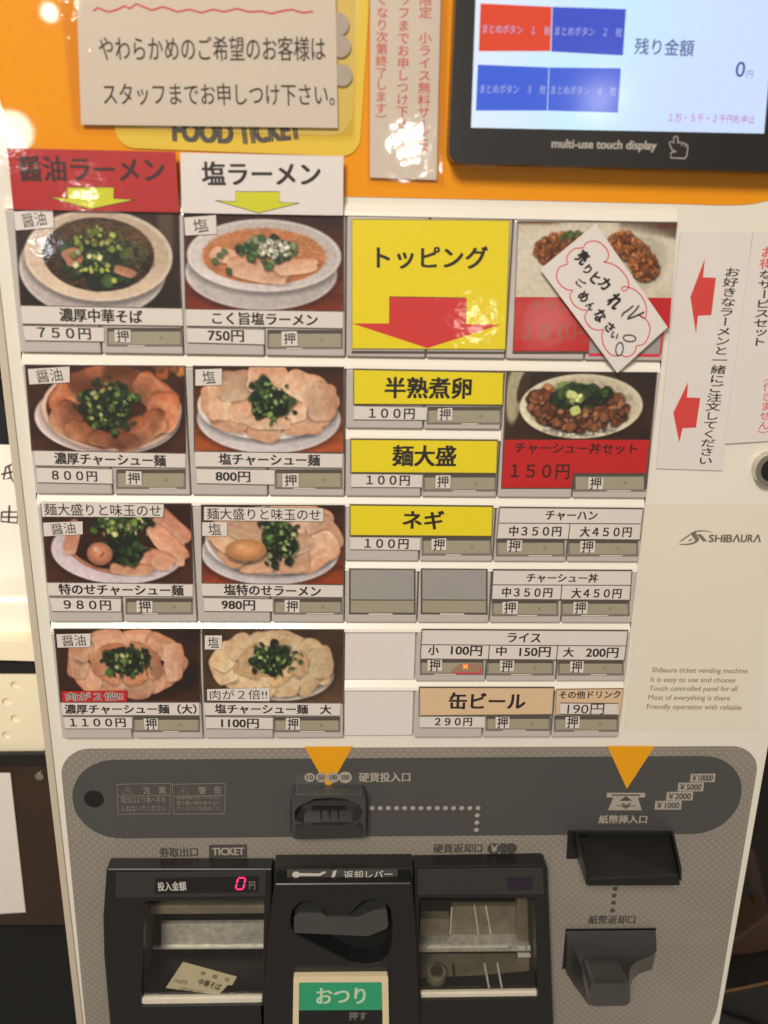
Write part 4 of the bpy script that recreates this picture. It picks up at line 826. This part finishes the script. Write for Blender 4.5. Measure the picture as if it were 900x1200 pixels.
# coin slot
b = MB(); dc = 0.012
arch = q([(346, 961), (345, 951.7), (351, 944), (367.8, 936.6), (386.7, 934.6), (405.6, 936.6), (421, 943), (425, 951.7), (422, 960), (413, 965.8), (356, 966.4)], dc)
b.slab(rnd(q([(342, 931.5), (428.5, 931.5), (428.5, 982), (342.5, 984)], dc), 0.003), dc, 0.001, 'graphite', holes=[arch]); cs = b.build('coin_slot', vm, bevel=0.0022, seg=4)
b = MB(); b.sheet(q([(340, 938), (430, 938), (430, 976), (340, 976)], 0.004), 0.004, 'black2'); b.build('slot_bed', cs)
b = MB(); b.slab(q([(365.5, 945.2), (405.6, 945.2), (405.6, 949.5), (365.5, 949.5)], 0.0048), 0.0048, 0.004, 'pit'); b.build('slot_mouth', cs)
b = MB(); b.slab(rnd(q([(347, 968.5), (424, 968), (426, 981), (344.5, 983)], dc + .003), 0.003), dc + .003, dc - .001, 'black2'); b.build('slot_lip', cs, bevel=0.0018, seg=3)
for x in (376, 386, 396): 
    b = MB(); b.slab(q([(x - .8, 951), (x + .8, 951), (x + .8, 961), (x - .8, 961)], 0.0056), 0.0056, 0.004, 'black'); b.build('slot_rib', cs)

# bill slot: a shelf that stands out of the panel
b = MB(); b.slab(q([(665.5, 974), (789, 974.5), (788, 1006), (664, 1007)], 0.002), 0.002, 0.0006, 'gloss'); bs = b.build('bill_slot', vm, bevel=0.0006)
P3 = lambda x, y, d_: tuple(at(x, y, d_))
b = MB(); F = [P3(676, 980, .003), P3(786, 979, .003), P3(796, 1025, .034), P3(689.5, 1030, .034)]
b.hull(F, [P3(677, 1000, .003), P3(786, 1000, .003), P3(797, 1037.5, .034), P3(689, 1038, .034)], 'gloss'); b.build('bill_shelf', bs, bevel=0.0009)
for pa, pb in (((674, 978), (688, 1031)), ((786.5, 978), (797, 1026))):
    b = MB(); b.hull([P3(pa[0], pa[1] - 3, .004), P3(pa[0] + 3, pa[1] - 3, .004), P3(pb[0] + 2, pb[1] - 9, .036), P3(pb[0] - 1, pb[1] - 9, .036)], [P3(pa[0], pa[1] + 20, .004), P3(pa[0] + 3, pa[1] + 20, .004), P3(pb[0] + 2, pb[1] + 6, .036), P3(pb[0] - 1, pb[1] + 6, .036)], 'black'); b.build('shelf_side', bs, bevel=0.0006)
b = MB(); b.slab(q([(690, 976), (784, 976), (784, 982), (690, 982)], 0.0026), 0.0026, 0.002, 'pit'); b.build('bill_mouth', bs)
# bill return chute
b = MB(); Lf = [(663.5, 1091, .004), (667, 1100, .007), (671, 1109, .011), (675, 1118, .015), (679, 1127, .019), (683, 1135, .022), (687, 1143, .026), (690.5, 1151, .030), (691, 1156, .033)]
Rf = [(768.2, 1090, .004), (769.2, 1104, .008), (769.3, 1113, .011), (765, 1119, .014), (756, 1123, .016), (746, 1127, .019), (739.5, 1133, .022), (737.5, 1142, .027), (737.5, 1155, .033)]
Lb = [(662.5, 1093, 0), (662, 1105, 0), (661.5, 1114, 0), (661, 1122, 0), (660.5, 1132, 0), (664, 1141, .003), (673, 1155, .008), (684, 1170, .014), (690, 1178, .02)]
Rb = [(768, 1092, 0), (767.5, 1112, 0), (766.5, 1125, 0), (764, 1137, 0), (757, 1139, 0), (748, 1142, 0), (741, 1148, .004), (738, 1160, .012), (738, 1174, .02)]
NC = 9; vs = []; 
for l, r_, l0, r0 in zip(Lf, Rf, Lb, Rb):
    A3, B3 = np.array(P3(*l)), np.array(P3(*r_)); vs.append(P3(*l0)); vs += [tuple(A3 * (1 - t) + B3 * t) for t in np.linspace(0, 1, NC)]; vs.append(P3(*r0))
W_ = NC + 2; b.add(vs, [(i * W_ + j, (i + 1) * W_ + j, (i + 1) * W_ + j + 1, i * W_ + j + 1) for i in range(len(Lf) - 1) for j in range(W_ - 1)] + [tuple(range((len(Lf) - 1) * W_, len(Lf) * W_))], 'black2')
br = b.build('bill_return', vm, smooth=True); br.data.set_sharp_from_angle(angle=math.radians(48))
b = MB(); b.slab(q([(663, 1089.5), (769, 1088.5), (767, 1100), (659, 1136)], .0015), .0015, .0006, 'gloss'); b.build('return_mouth', br)
b = MB(); b.slab(rnd(q([(690, 1153), (738.5, 1152), (738.5, 1178.5), (691.5, 1179.5)], .040), .004), .040, .018, 'graphite'); b.build('return_tongue', br, bevel=.0035, seg=5, smooth=True)

# ------------------------------------------------------------------ tray unit
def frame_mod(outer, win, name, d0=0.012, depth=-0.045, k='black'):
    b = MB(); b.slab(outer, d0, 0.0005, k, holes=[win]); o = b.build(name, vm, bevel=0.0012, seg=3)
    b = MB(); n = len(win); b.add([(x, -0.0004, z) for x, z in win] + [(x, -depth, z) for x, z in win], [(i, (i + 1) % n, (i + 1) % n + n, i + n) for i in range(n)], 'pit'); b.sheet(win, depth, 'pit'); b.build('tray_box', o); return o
Lo = q([(124.5, 1018.5), (319.5, 1018.5), (314, 1300), (141, 1300), (128.5, 1200), (121.5, 1120), (120.5, 1075)], .012); Lw = rnd(q([(169, 1057), (309.5, 1055.5), (307, 1177.5), (165, 1179.5)], .012), .0015, 4)
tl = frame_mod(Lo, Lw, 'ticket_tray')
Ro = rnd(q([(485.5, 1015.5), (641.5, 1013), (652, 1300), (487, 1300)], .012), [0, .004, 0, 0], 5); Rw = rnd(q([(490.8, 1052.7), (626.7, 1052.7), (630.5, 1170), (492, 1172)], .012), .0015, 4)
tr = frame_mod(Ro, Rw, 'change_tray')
def plane_pt(px, py, A, n):
    v = ray(px, py); s = np.dot(A - CP, n) / np.dot(v, n); return CP + s * v
# left tray: sloping floor, steel back
A, B_, C_ = at(172, 1114, -.030), at(306, 1113, -.030), at(167, 1174, .009); nn = np.cross(B_ - A, C_ - A); nn /= np.linalg.norm(nn)
if nn[1] > 0: nn = -nn
b = MB(); b.add([at(160, 1112, -.031), at(318, 1111, -.031), at(312, 1172, .0095), at(160, 1174, .0095)], [(0, 1, 2, 3)], 'gloss'); b.build('tray_floor', tl)
b = MB(); b.slab(q([(189, 1082.5), (312, 1081.5), (312, 1110), (189, 1111)], -.027), -.027, -.03, 'steel'); b.build('steel_back', tl)
b = MB(); b.slab(q([(166, 1110.5), (312, 1109.5), (312, 1111.6), (166, 1112.5)], -.0255), -.0255, -.028, 'brightsteel'); b.build('steel_edge', tl)
b = MB(); b.slab(q([(164, 1062), (314, 1061), (314, 1071), (164, 1072)], -.012), -.012, -.03, 'steel2'); b.build('upper_roller', tl, bevel=.001)
b = MB(); b.slab(q([(167, 1059), (309, 1057.5), (307.5, 1169), (165.5, 1170)], .0085), .0085, .0070, 'flap'); fl = b.build('clear_flap', tl)
b = MB(); b.slab(q([(165.5, 1170), (307.5, 1168.6), (307.2, 1176.8), (165.2, 1178.6)], .0098), .0098, .0062, 'lip'); b.build('flap_lip', tl, bevel=.0008)
# label window above the tray
b = MB(); b.slab(q([(136, 1023), (312, 1021), (311.5, 1050), (135, 1052)], .0125), .0125, .0118, 'black2'); b.build('label_plate', tl, bevel=.0003)
b = MB(); b.slab(q([(181.5, 1029), (303, 1026.8), (302.5, 1045.5), (181, 1047.5)], .0130), .0130, .0122, 'gloss'); am = b.build('amount_display', vm)
b = MB(); dm = .0131; b.text('投入金額', (184.8, 1039), (218, 1038.3), 10.5, dm, 'white_on_black', .01); b.build('amount_caption', am); b = MB(); b.text('円', (292, 1037.8), (299, 1037.6), 9.5, dm, 'dimprint', .01); b.build('yen_mark', am)
b = MB()
for sg in ([(279.5, 1028.8), (287, 1028.6)], [(278.8, 1030), (277.6, 1034.8)], [(287.6, 1029.8), (286.6, 1034.6)], [(277.3, 1036), (276.2, 1041)], [(286.3, 1035.8), (285.2, 1041)], [(277, 1042.2), (284.6, 1042)]): b.stroke(sg, 1.9, dm, 'led')
b.build('led_digit', am)
# right tray inside: steel plate, slots, bar, coin cup
b = MB(); b.slab(q([(530, 1062), (606, 1062), (606, 1105), (528, 1105)], -.026), -.026, -.03, 'steel2'); b.build('steel_back', tr)
b = MB(); b.slab(q([(606, 1050), (640, 1050), (640, 1172), (606, 1172)], -.020), -.020, -.03, 'steel2'); b.build('steel_side', tr)
for xa, xb, ya, yb in ((607, 616, 1110, 1114.5), (618.5, 629, 1110, 1114.5), (607, 629, 1119, 1122.5)):  # bright pieces stand in for reflections on the side plate
    b = MB(); b.slab(q([(xa, ya), (xb, ya), (xb, yb), (xa, yb)], -.0135), -.0135, -.016, 'brightsteel'); b.build('gleam_patch', tr, bevel=.0005)
for x0, y0, x1, y1 in ((529.5, 1064, 527.5, 1095), (556, 1062, 561, 1096), (569.5, 1062, 575.5, 1096)):
    b = MB(); b.slab(q([(x0 - .9, y0), (x0 + .9, y0), (x1 + .9, y1), (x1 - .9, y1)], -.0245), -.0245, -.0262, 'brightsteel'); b.build('guide_rib', tr, bevel=.0003)
b = MB(); b.slab(q([(493, 1077), (527, 1077), (526, 1096), (492, 1096)], -.022), -.022, -.03, 'steel2'); b.build('coin_door', tr)
b = MB(); b.slab(q([(491, 1108), (600, 1107), (640, 1110.5), (640, 1114), (600, 1115), (491, 1116)], -.016), -.016, -.03, 'steel'); b.build('steel_bar', tr, bevel=.0022, seg=4)
b = MB(); b.slab(q([(500, 1110), (596, 1109), (596, 1111), (500, 1112)], -.0154), -.0154, -.0162, 'brightsteel'); b.build('bar_gleam', tr, bevel=.0003)  # bright strip painted as the reflection along the bar
b = MB(); b.add([at(480, 1118, -.028), at(640, 1117, -.028), at(640, 1168, .009), at(480, 1170, .009)], [(0, 1, 2, 3)], 'steel2'); b.build('tray_floor', tr)
nA = at(480, 1118, -.028); nf = np.cross(at(640, 1117, -.028) - nA, at(480, 1170, .009) - nA); nf /= np.linalg.norm(nf); nf = nf if nf[1] < 0 else -nf
for x0, y0, x1, y1 in ((531, 1131, 533, 1158), (567.5, 1130, 573, 1160), (582.5, 1130, 588, 1160)):
    b = MB(); c = [plane_pt(x, y, nA, nf) for x, y in ((x0 - 1, y0), (x0 + 1, y0), (x1 + 1, y1), (x1 - 1, y1))]; b.hull([p + nf * .0015 for p in c], c, 'brightsteel' if x0 > 550 else 'gloss'); b.build('guide_rib', tr)
b = MB(); cc = plane_pt(511, 1146, nA, nf); e1 = np.array([1, 0, 0.]); e2 = np.cross(nf, e1)
rg = [cc + .0075 * (math.cos(t) * e1 + math.sin(t) * e2) for t in np.linspace(0, 2 * math.pi, 25)[:-1]]
b.hull([p + nf * .007 for p in rg], rg, 'steel2'); co = b.build('coin_roller', tr, bevel=.0012)
b = MB(); b.hull([cc + (p - cc) * .62 + nf * .0082 for p in rg], [cc + (p - cc) * .62 + nf * .007 for p in rg], 'black2'); b.build('roller_hub', tr)
b = MB(); b.slab(q([(492, 1055), (626, 1055), (629.5, 1163), (492.5, 1164)], .0085), .0085, .0070, 'flap'); fl = b.build('clear_flap', tr)
b = MB(); b.slab(q([(492.5, 1164), (629.6, 1162), (630, 1169), (494, 1172)], .0098), .0098, .0062, 'lip'); b.build('flap_lip', tr, bevel=.0008)
b = MB(); b.slab(q([(489, 1019), (636, 1017), (637.5, 1048), (489, 1049)], .0125), .0125, .0118, 'black2'); b.build('label_plate', tr, bevel=.0003)
b = MB(); b.slab(q([(594.4, 1029), (624, 1028.5), (624, 1043), (594.4, 1043.5)], .0128), .0128, .0122, 'purple'); b.build('unlit_window', tr)
# console with return lever
b = MB(); DCON = .021
rec = q([(341, 1078), (344, 1066), (351, 1059), (361, 1056.5), (371, 1059.5), (377, 1067), (381, 1072.5), (412, 1072), (418, 1064), (426, 1057), (438, 1054), (450, 1057), (457, 1066), (459, 1080), (458.5, 1105), (455, 1119), (446, 1128), (430, 1131), (410, 1128), (385, 1115), (360, 1103), (347, 1095), (342, 1088)], DCON)
b.slab(q([(321, 1036), (483.5, 1035), (486.5, 1080), (491, 1180), (492, 1300), (308, 1300), (309, 1180), (316, 1080)], DCON), DCON, .0005, 'black', holes=[rec], side='pit'); cn = b.build('lever_console', vm, bevel=.0016, seg=3)
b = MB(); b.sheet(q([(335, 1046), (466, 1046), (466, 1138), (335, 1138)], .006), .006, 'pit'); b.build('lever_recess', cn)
b = MB(); b.slab(q([(321, 1017.5), (484.5, 1016.5), (484, 1034), (321, 1035)], .0145), .0145, .0005, 'black'); b.build('console_top', cn, bevel=.001)
b = MB(); b.slab(q([(336.4, 1019.5), (466, 1019), (466, 1031), (336.4, 1032)], .0149), .0149, .0144, 'band'); dl = .0150
c = at(347, 1025, dl); b.sheet(circle(c[0], c[2], .0026, n=18), dl, 'white_on_black'); b.sheet(q([(348, 1023), (374, 1023.5), (381, 1020.8), (382, 1022.6), (375, 1026.6), (348, 1026.6)], dl + .0001), dl + .0001, 'white_on_black'); b.stroke([(337, 1029), (350, 1030)], 1.2, dl, 'white_on_black'); b.sheet(q([(390.5, 1020.5), (394.6, 1020), (393, 1026), (389.5, 1031), (388, 1029)], dl), dl, 'white_on_black')
b.text('返却レバー', (403, 1025.4), (460, 1024.4), 9.5, dl, 'white_on_black', .012); b.build('lever_label', cn)
b = MB(); b.slab(rnd(q([(344.5, 1074), (349, 1069), (376, 1069), (384, 1074), (418, 1074), (439, 1066), (453, 1064), (455, 1084), (452, 1088), (431, 1096.5), (345, 1092.5)], .022), .0012, 3), .0225, .009, 'graphite'); b.build('return_lever', cn, bevel=.003, seg=4)
# change button
b = MB(); b.slab(rnd(q([(344, 1144.8), (454.8, 1143.8), (457, 1262), (342, 1262)], .025), .0015), .025, .020, 'creamframe', holes=[rnd(q([(350.5, 1151.5), (447.5, 1151), (449.5, 1255), (349.5, 1255)], .025), .0012)]); cb = b.build('change_button', cn, bevel=.0008)
b = MB(); b.slab(q([(350.5, 1151), (447.5, 1150.5), (448, 1183.5), (350, 1184)], .0242), .0242, .0225, 'green'); b.text('おつり', (371, 1167.4), (428, 1166.8), 18.5, .02426, 'greenprint', .018); b.build('green_plate', cn, 'green plate')
b = MB(); b.slab(q([(350, 1184.2), (448, 1183.7), (450, 1258), (349, 1258)], .0238), .0238, .0225, 'gloss'); b.text('押す', (409, 1190.8), (430, 1190.4), 9.5, .02386, 'dimprint', .012); b.build('push_plate', cn)

# ------------------------------------------------------------------ things stuck on the machine
# red and white heading cards
def heading(name, label, Q, k, t, ta, tb, h, ik, arrow, d=.0072):
    o = px_thing(name, label, 'card', Q[3][0], Q[3][1], d, 'laminated heading cards'); b = MB(); b.slab(q(Q, d), d, d - .0004, k, side='line'); b.build('card', o)
    b = MB(); b.text(t, ta, tb, h, d + .0001, ik, .022); b.build('lettering', o)
    b = MB(); b.sheet(q(arrow, d + .00008), d + .00008, 'yellowgreen'); b.stroke(arrow, .8, d + .0001, 'line', True); b.build('down_arrow', o); return o
heading('heading_card', 'laminated red card reading shoyu ramen with a yellow down arrow', [(8.5, 173.5), (205.5, 178), (210, 249), (15.5, 245.5)], 'redcard', '醤油ラーメン', (22, 197.5), (192, 199), 29, 'inkred', [(79, 219.5), (133, 219.5), (133, 232.5), (158, 234), (106, 245), (57, 231), (79, 232.5)])
heading('heading_card', 'laminated white card reading salt ramen with a yellow down arrow', [(211, 178.7), (402.5, 183), (402, 252.5), (213, 249.5)], 'lampaper', '塩ラーメン', (237, 203), (375, 203.5), 27, 'ink', [(276, 224.5), (327.6, 224.5), (327.6, 237), (351, 238), (303, 249.6), (252.5, 235), (276, 236.5)])
# softer noodle notice
o = px_thing('paper_notice', 'white laminated notice with two printed lines and a wavy red line', 'notice', 240, 155, .004, 'paper notices on the machine')
b = MB(); b.slab(q([(88, -60), (392.5, -60), (396, 150), (95, 146)], .0034), .0034, .0028, 'lampaper'); b.build('sheet', o)
b = MB(); b.slab(rnd(q([(64, -62), (418.5, -62), (414, 161), (84, 152)], .0042), .003), .0042, .0038, 'laminate'); b.build('laminate', o)
b = MB(); b.text('やわらかめのご希望のお客様は', (116, 57), (381, 57), 29, .0035, 'ink', .004); b.text('スタッフまでお申しつけ下さい。', (121, 110), (392, 111), 26, .0035, 'ink', .004)
wv = [(109, 13), (115, 9), (121, 12), (128, 14), (138, 11), (146, 7), (152, 10), (160, 4.5), (168, 8), (178, 12), (190, 8), (198, 10), (208, 14), (222, 11), (236, 15), (250, 11), (262, 14), (278, 10), (292, 14), (306, 13), (318, 16), (330, 13), (342, 11), (354, 15), (367, 13.5)]
b.stroke(wv, 2, .0035, 'redpen'); b.build('lettering', o)
# rice notice
o = px_thing('paper_notice', 'narrow laminated strip with three columns of coral red writing', 'notice', 475, 212, .003, 'paper notices on the machine')
b = MB(); b.slab(q([(434, -60), (518, -60), (511.5, 211), (433.5, 208)], .0026), .0026, .002, 'lampaper'); b.build('sheet', o)
b = MB(); b.slab(q([(431, -62), (526, -62), (519.5, 217), (430.5, 212)], .0034), .0034, .0030, 'laminate'); b.build('laminate', o)
b = MB(); b.vtext('なくなり次第終了します）', (448.6, -22), (446, 147), 15, .0027, 'pinktext', .006); b.vtext('スタッフまでお申しつけ下さい。', (474, -38), (471, 179), 15.5, .0027, 'pinktext', .006); b.vtext('限定　小ライス無料サービス', (499, -8), (496, 180), 16, .0027, 'pinktext', .006); b.build('lettering', o)
# sold out note
DN = .0095
o = px_thing('handwritten_note', 'tilted white note with a red cloud outline and black marker words', 'note', 723, 436, DN)
b = MB(); b.slab(q([(698, 262), (782.5, 383.5), (723.5, 437), (633, 315.5)], DN), DN, DN - .0004, 'lampaper'); b.build('sheet', o)
def c4(x, y): return (640 + x / 5.625, 255 + y / 5.625)
cl = [(245, 200), (262, 170), (300, 155), (345, 160), (385, 190), (408, 225), (410, 260), (398, 285), (380, 293), (420, 300), (470, 325), (515, 370), (540, 415), (545, 450), (530, 478), (510, 482), (498, 465), (510, 455), (540, 458), (590, 480), (630, 520), (655, 570), (662, 620), (650, 665), (610, 640), (650, 665), (678, 700), (684, 750), (665, 805), (640, 835), (595, 848), (590, 875), (565, 905), (525, 918), (495, 905), (470, 912), (430, 905), (395, 870), (372, 820), (368, 770), (378, 740), (345, 742), (300, 730), (265, 690), (255, 650), (270, 612), (240, 608), (195, 585), (165, 545), (158, 505), (175, 480), (140, 475), (100, 450), (72, 405), (70, 370), (90, 325), (140, 305), (135, 275), (150, 235), (190, 205), (245, 200)]
def smooth(p, it=2):                        # curve through the pen points
    if len(p) < 3: return p
    P = [np.array(x, float) for x in p]; P = [2 * P[0] - P[1]] + P + [2 * P[-1] - P[-2]]; r_ = []
    for i in range(1, len(P) - 2):
        for k in range(4):
            t = k / 4.0; r_.append(tuple(0.5 * ((2 * P[i]) + (P[i + 1] - P[i - 1]) * t + (2 * P[i - 1] - 5 * P[i] + 4 * P[i + 1] - P[i + 2]) * t * t + (3 * P[i] - P[i - 1] - 3 * P[i + 1] + P[i + 2]) * t ** 3)))
    return r_ + [tuple(P[-2])]
b = MB(); b.stroke(smooth([c4(*p) for p in cl]), 1.3, DN + .0001, 'redpen'); b.build('cloud_outline', o)
b = MB(); dk = DN + .00012
for ch, x, y, wd, hh, an in (('売', 240, 262, 66, 82, 44), ('り', 274, 342, 40, 56, 50), ('ヒ', 326, 398, 44, 66, 46), ('カ', 388, 434, 62, 70, 50), ('れ', 455, 550, 74, 92, 46), ('ご', 228, 432, 62, 40, 38), ('め', 248, 520, 58, 62, 46), ('ん', 294, 582, 50, 48, 50), ('な', 356, 646, 66, 74, 48), ('さ', 420, 722, 50, 56, 46), ('い', 452, 778, 44, 38, 30)):
    c, s_ = math.cos(math.radians(an)) * wd / 2, math.sin(math.radians(an)) * wd / 2
    b.text(ch, c4(x - c, y - s_), c4(x + c, y + s_), hh / 5.625 * 1.12, dk, 'marker', 0.034); dk += .00003
for st in ([(575, 580), (545, 606), (512, 628), (500, 645)], [(498, 646), (502, 652)], [(612, 578), (590, 610), (560, 640), (540, 655)], [(648, 622), (610, 640), (575, 655), (535, 668)]): b.stroke(smooth([c4(*p) for p in st]), 1.8, dk, 'marker'); dk += .00001
for cx, cy, rx, ry, a in ((550, 795, 42, 22, .1), (484, 866, 24, 44, .12)):
    b.stroke([c4(cx + rx * math.cos(t) * math.cos(a) - ry * math.sin(t) * math.sin(a), cy + rx * math.cos(t) * math.sin(a) + ry * math.sin(t) * math.cos(a)) for t in np.linspace(0, 6.283, 25)[:-1]], 1.3, dk, 'marker', True)
b.build('lettering', o)
# service set notices at the right
o = px_thing('paper_notice', 'long white notice with two red left arrows and a slanted black column', 'notice', 808, 550, .0012, 'paper notices on the machine')
b = MB(); b.slab(q([(797.5, 271.5), (882, 271.8), (846.5, 551.5), (769, 549)], .0012), .0012, .0008, 'paper'); b.build('sheet', o)
for A_ in ([(826, 303), (824, 325), (839, 325.4), (833.6, 369.3), (818, 370), (815.6, 390.8), (809, 348)], [(806.5, 447.6), (805, 465.7), (820.7, 466.4), (815.6, 501), (800, 501.8), (796, 518.6), (789, 483.7)]):
    b = MB(); b.sheet(q(A_, .0013), .0013, 'arrowred'); b.build('left_arrow', o)
b = MB(); b.vtext('お好きなラーメンと一緒にご注文してください', (859, 313), (826, 545), 19, .0013, 'ink', .010); b.build('lettering', o)
o = px_thing('paper_notice', 'white notice cut off at the right edge beside the red arrows', 'notice', 872, 519, .0018, 'paper notices on the machine')
b = MB(); b.slab(q([(883, 271.5), (940, 272), (915, 516), (848.5, 520)], .0018), .0018, .0014, 'paper'); b.build('sheet', o)
b = MB(); b.vtext('お得', (902, 288), (899, 316), 20, .0019, 'pinktext', .012); b.vtext('なサービスセット', (899, 316), (888.5, 406), 19, .0019, 'ink', .012); b.vtext('（付きません）', (903, 436), (893, 515), 14, .0019, 'pinktext', .004); b.build('lettering', o)
# ticket lying in the tray
T_ = [(214.5, 1128), (277.8, 1145.4), (265, 1168), (194.4, 1158.5)]
o = thing('meal_ticket', 'small printed paper meal ticket lying askew in the left tray', 'ticket', tuple(float(v) for v in plane_pt(236, 1150, A, nn)))
pp = [plane_pt(x, y, A, nn) + nn * .0009 for x, y in T_]; b = MB(); b.hull(pp, [p - nn * .0003 for p in pp], 'ticket'); b.build('slip', o)
b = MB()
def tick_text(t, A2, B2, h, bold):
    vs, fs = glyphs(t, bold); lo, hi = vs.min(0), vs.max(0); n_ = (vs - lo) / (hi - lo); a = plane_pt(*A2, A, nn); e = plane_pt(*B2, A, nn); u = e - a; L = np.linalg.norm(u); u /= L; w2 = np.cross(nn, u); w2 = w2 if w2[2] > 0 else -w2
    H = h * 0.00062; b.add([a + u * (p[0] * L) + w2 * ((p[1] - .5) * H * 1.4) + nn * .0011 for p in n_], fs, 'inkthin')
tick_text('中華そば', (233, 1151), (259, 1158.5), 6, .02); tick_text('券　番　号', (235, 1141), (269, 1150), 3.5, .0); tick_text('750円', (204, 1150), (219, 1153), 3.5, .0); tick_text('お席でお渡しください', (212, 1159.5), (240, 1164.5), 3, .0)
b.build('lettering', o)

# ------------------------------------------------------------------ what shows beside the machine
b = MB(); b.add([(-3, 1.6, -2.2), (3, 1.6, -2.2), (3, 1.6, 2), (-3, 1.6, 2)], [(0, 1, 2, 3)], 'shopwall'); b.build('wall', None, kind='structure')
DB = -.10
o = px_thing('storage_basket', 'cream plastic basket with round dimples and a black band', 'basket', 0, 880, DB)
b = MB()
b.slab(rnd(q([(-120, 748), (44, 752), (46, 775), (-120, 770)], DB + .004), .001), DB + .004, DB - .10, 'cream_plastic'); b.build('lid_rim', o, bevel=.002, seg=3)
b = MB(); b.slab(q([(-120, 771), (50, 777), (50, 789), (-120, 788)], DB + .001), DB + .001, DB - .1, 'pit'); b.build('black_band', o, 'black band')
b = MB(); hs = []
for r_ in range(4):
    for c_ in range(6):
        x, y = 18 - c_ * 24 + (r_ % 2) * -10, 803 + r_ * 19.5; c = at(x, y, DB); hs.append(circle(c[0], c[2], .0036, .0032, 16))
b.slab(rnd(q([(-120, 790), (50, 790), (53, 881), (-120, 884)], DB), .004), DB, DB - .0014, 'cream_plastic', holes=hs); b.sheet(q([(-122, 789), (54, 789), (54, 882), (-122, 884)], DB - .0016), DB - .0016, 'cream_plastic'); b.build('dimpled_front', o, bevel=.0006)
b = MB(); b.slab(q([(-120, 700), (38, 700), (42, 752), (-120, 748)], DB - .012), DB - .012, DB - .10, 'bar'); b.build('lid', o, 'bright white lid', bevel=.006, seg=4)
o = px_thing('paper_notice', 'handwritten white sheet standing behind the basket', 'notice', 0, 700, DB - .06)
b = MB(); b.slab(q([(-120, 516), (22, 522), (37, 702), (-120, 702)], DB - .06), DB - .06, DB - .061, 'paper'); b.build('sheet', o)
b = MB(); dz = DB - .0598
for st in ([(20, 541), (6, 548)], [(7, 547), (4, 562), (12, 560)], [(1, 556), (19, 552)], [(10, 545), (13, 560), (19, 569), (21, 564)], [(-8, 545), (-14, 566)], [(2, 600), (1, 611), (20, 613), (21, 600), (2, 600)], [(11, 592), (10, 612)], [(2, 606), (20, 606)], [(-9, 598), (-5, 602)], [(-11, 606), (-7, 609)], [(-10, 616), (-4, 610)]): b.stroke(st, 2.1, dz, 'marker'); dz += .00002
b.build('lettering', o)
o = px_thing('low_cabinet', 'dark brown cabinet under the cream basket', 'cabinet', 0, 1100, DB)
b = MB(); b.slab(q([(-120, 884), (120, 882), (130, 1085), (-120, 1085)], DB + .002), DB + .002, DB - .25, 'darkwood'); b.build('cabinet_body', o, bevel=.002)
b = MB(); b.slab(q([(-120, 884), (118, 882), (118, 897), (-120, 899)], DB + .006), DB + .006, DB + .002, 'blackleather'); b.build('top_edge', o, bevel=.001)
b = MB(); c = at(46, 910, DB + .0035); b.slab(circle(c[0], c[2], .0034), DB + .0035, DB + .002, 'chrome'); b.build('screw', o, bevel=.0008)
b = MB(); b.slab(q([(-120, 1085), (130, 1085), (150, 1400), (-120, 1400)], DB - .08), DB - .08, DB - .25, 'pit'); b.build('toe_space', o)
b = MB(); b.slab(q([(-120, 905), (12, 906), (30, 1069), (-120, 1078)], DB + .0032), DB + .0032, DB + .0028, 'paper'); tag(b.build('paper_sheet'), 'blank white sheet stuck on the dark cabinet', 'paper')
o = px_thing('dark_jacket', 'dark navy cloth draped above the handwritten sheet', 'jacket', 0, 520, DB - .2); b = MB()
b.slab(rnd(q([(-140, 462), (2, 468), (14, 490), (16, 560), (-140, 560)], DB - .2), .004), DB - .2, DB - .24, 'navy'); b.build('cloth', o, bevel=.008, seg=4)
# lower right: chair with a bag
o = px_thing('wooden_chair', 'brown chair leg and rail in the dark beside the machine', 'chair', 880, 1150, -.25)
b = MB(); b.slab(q([(835, 1120), (905, 1070), (910, 1110), (880, 1118), (840, 1122)], -.24), -.24, -.28, 'brownleather'); b.build('rail', o, bevel=.002)
b = MB(); b.slab(q([(872, 1000), (884, 996), (905, 1090), (898, 1130)], -.26), -.26, -.29, 'darkwood'); b.build('leg', o, bevel=.002)
b = MB(); b.slab(q([(840, 1165), (875, 1100), (886, 1110), (870, 1165)], -.27), -.27, -.30, 'darkwood'); b.build('leg', o, bevel=.002)
o = px_thing('leather_bag', 'black leather bag with tan piping beside the foot of the machine', 'bag', 875, 1240, -.2)
b = MB(); b.slab(rnd(q([(820, 1166), (960, 1146), (980, 1290), (820, 1290)], -.20), .006), -.20, -.26, 'blackleather'); b.build('bag_body', o, bevel=.01, seg=4)
b = MB(); b.stroke([(842, 1163), (870, 1158), (900, 1151.5), (930, 1146)], 2.2, -.1985, 'stitch'); b.build('piping', o)
b = MB(); b.slab(q([(838, 1186), (880, 1200), (930, 1225), (930, 1240), (870, 1212), (836, 1196)], -.194), -.194, -.2, 'gloss'); b.build('strap', o, bevel=.002)
bulb('shelf_lamp', (-0.35, -0.01, -0.07), 0.03, 0.85, (1, .88, .68))
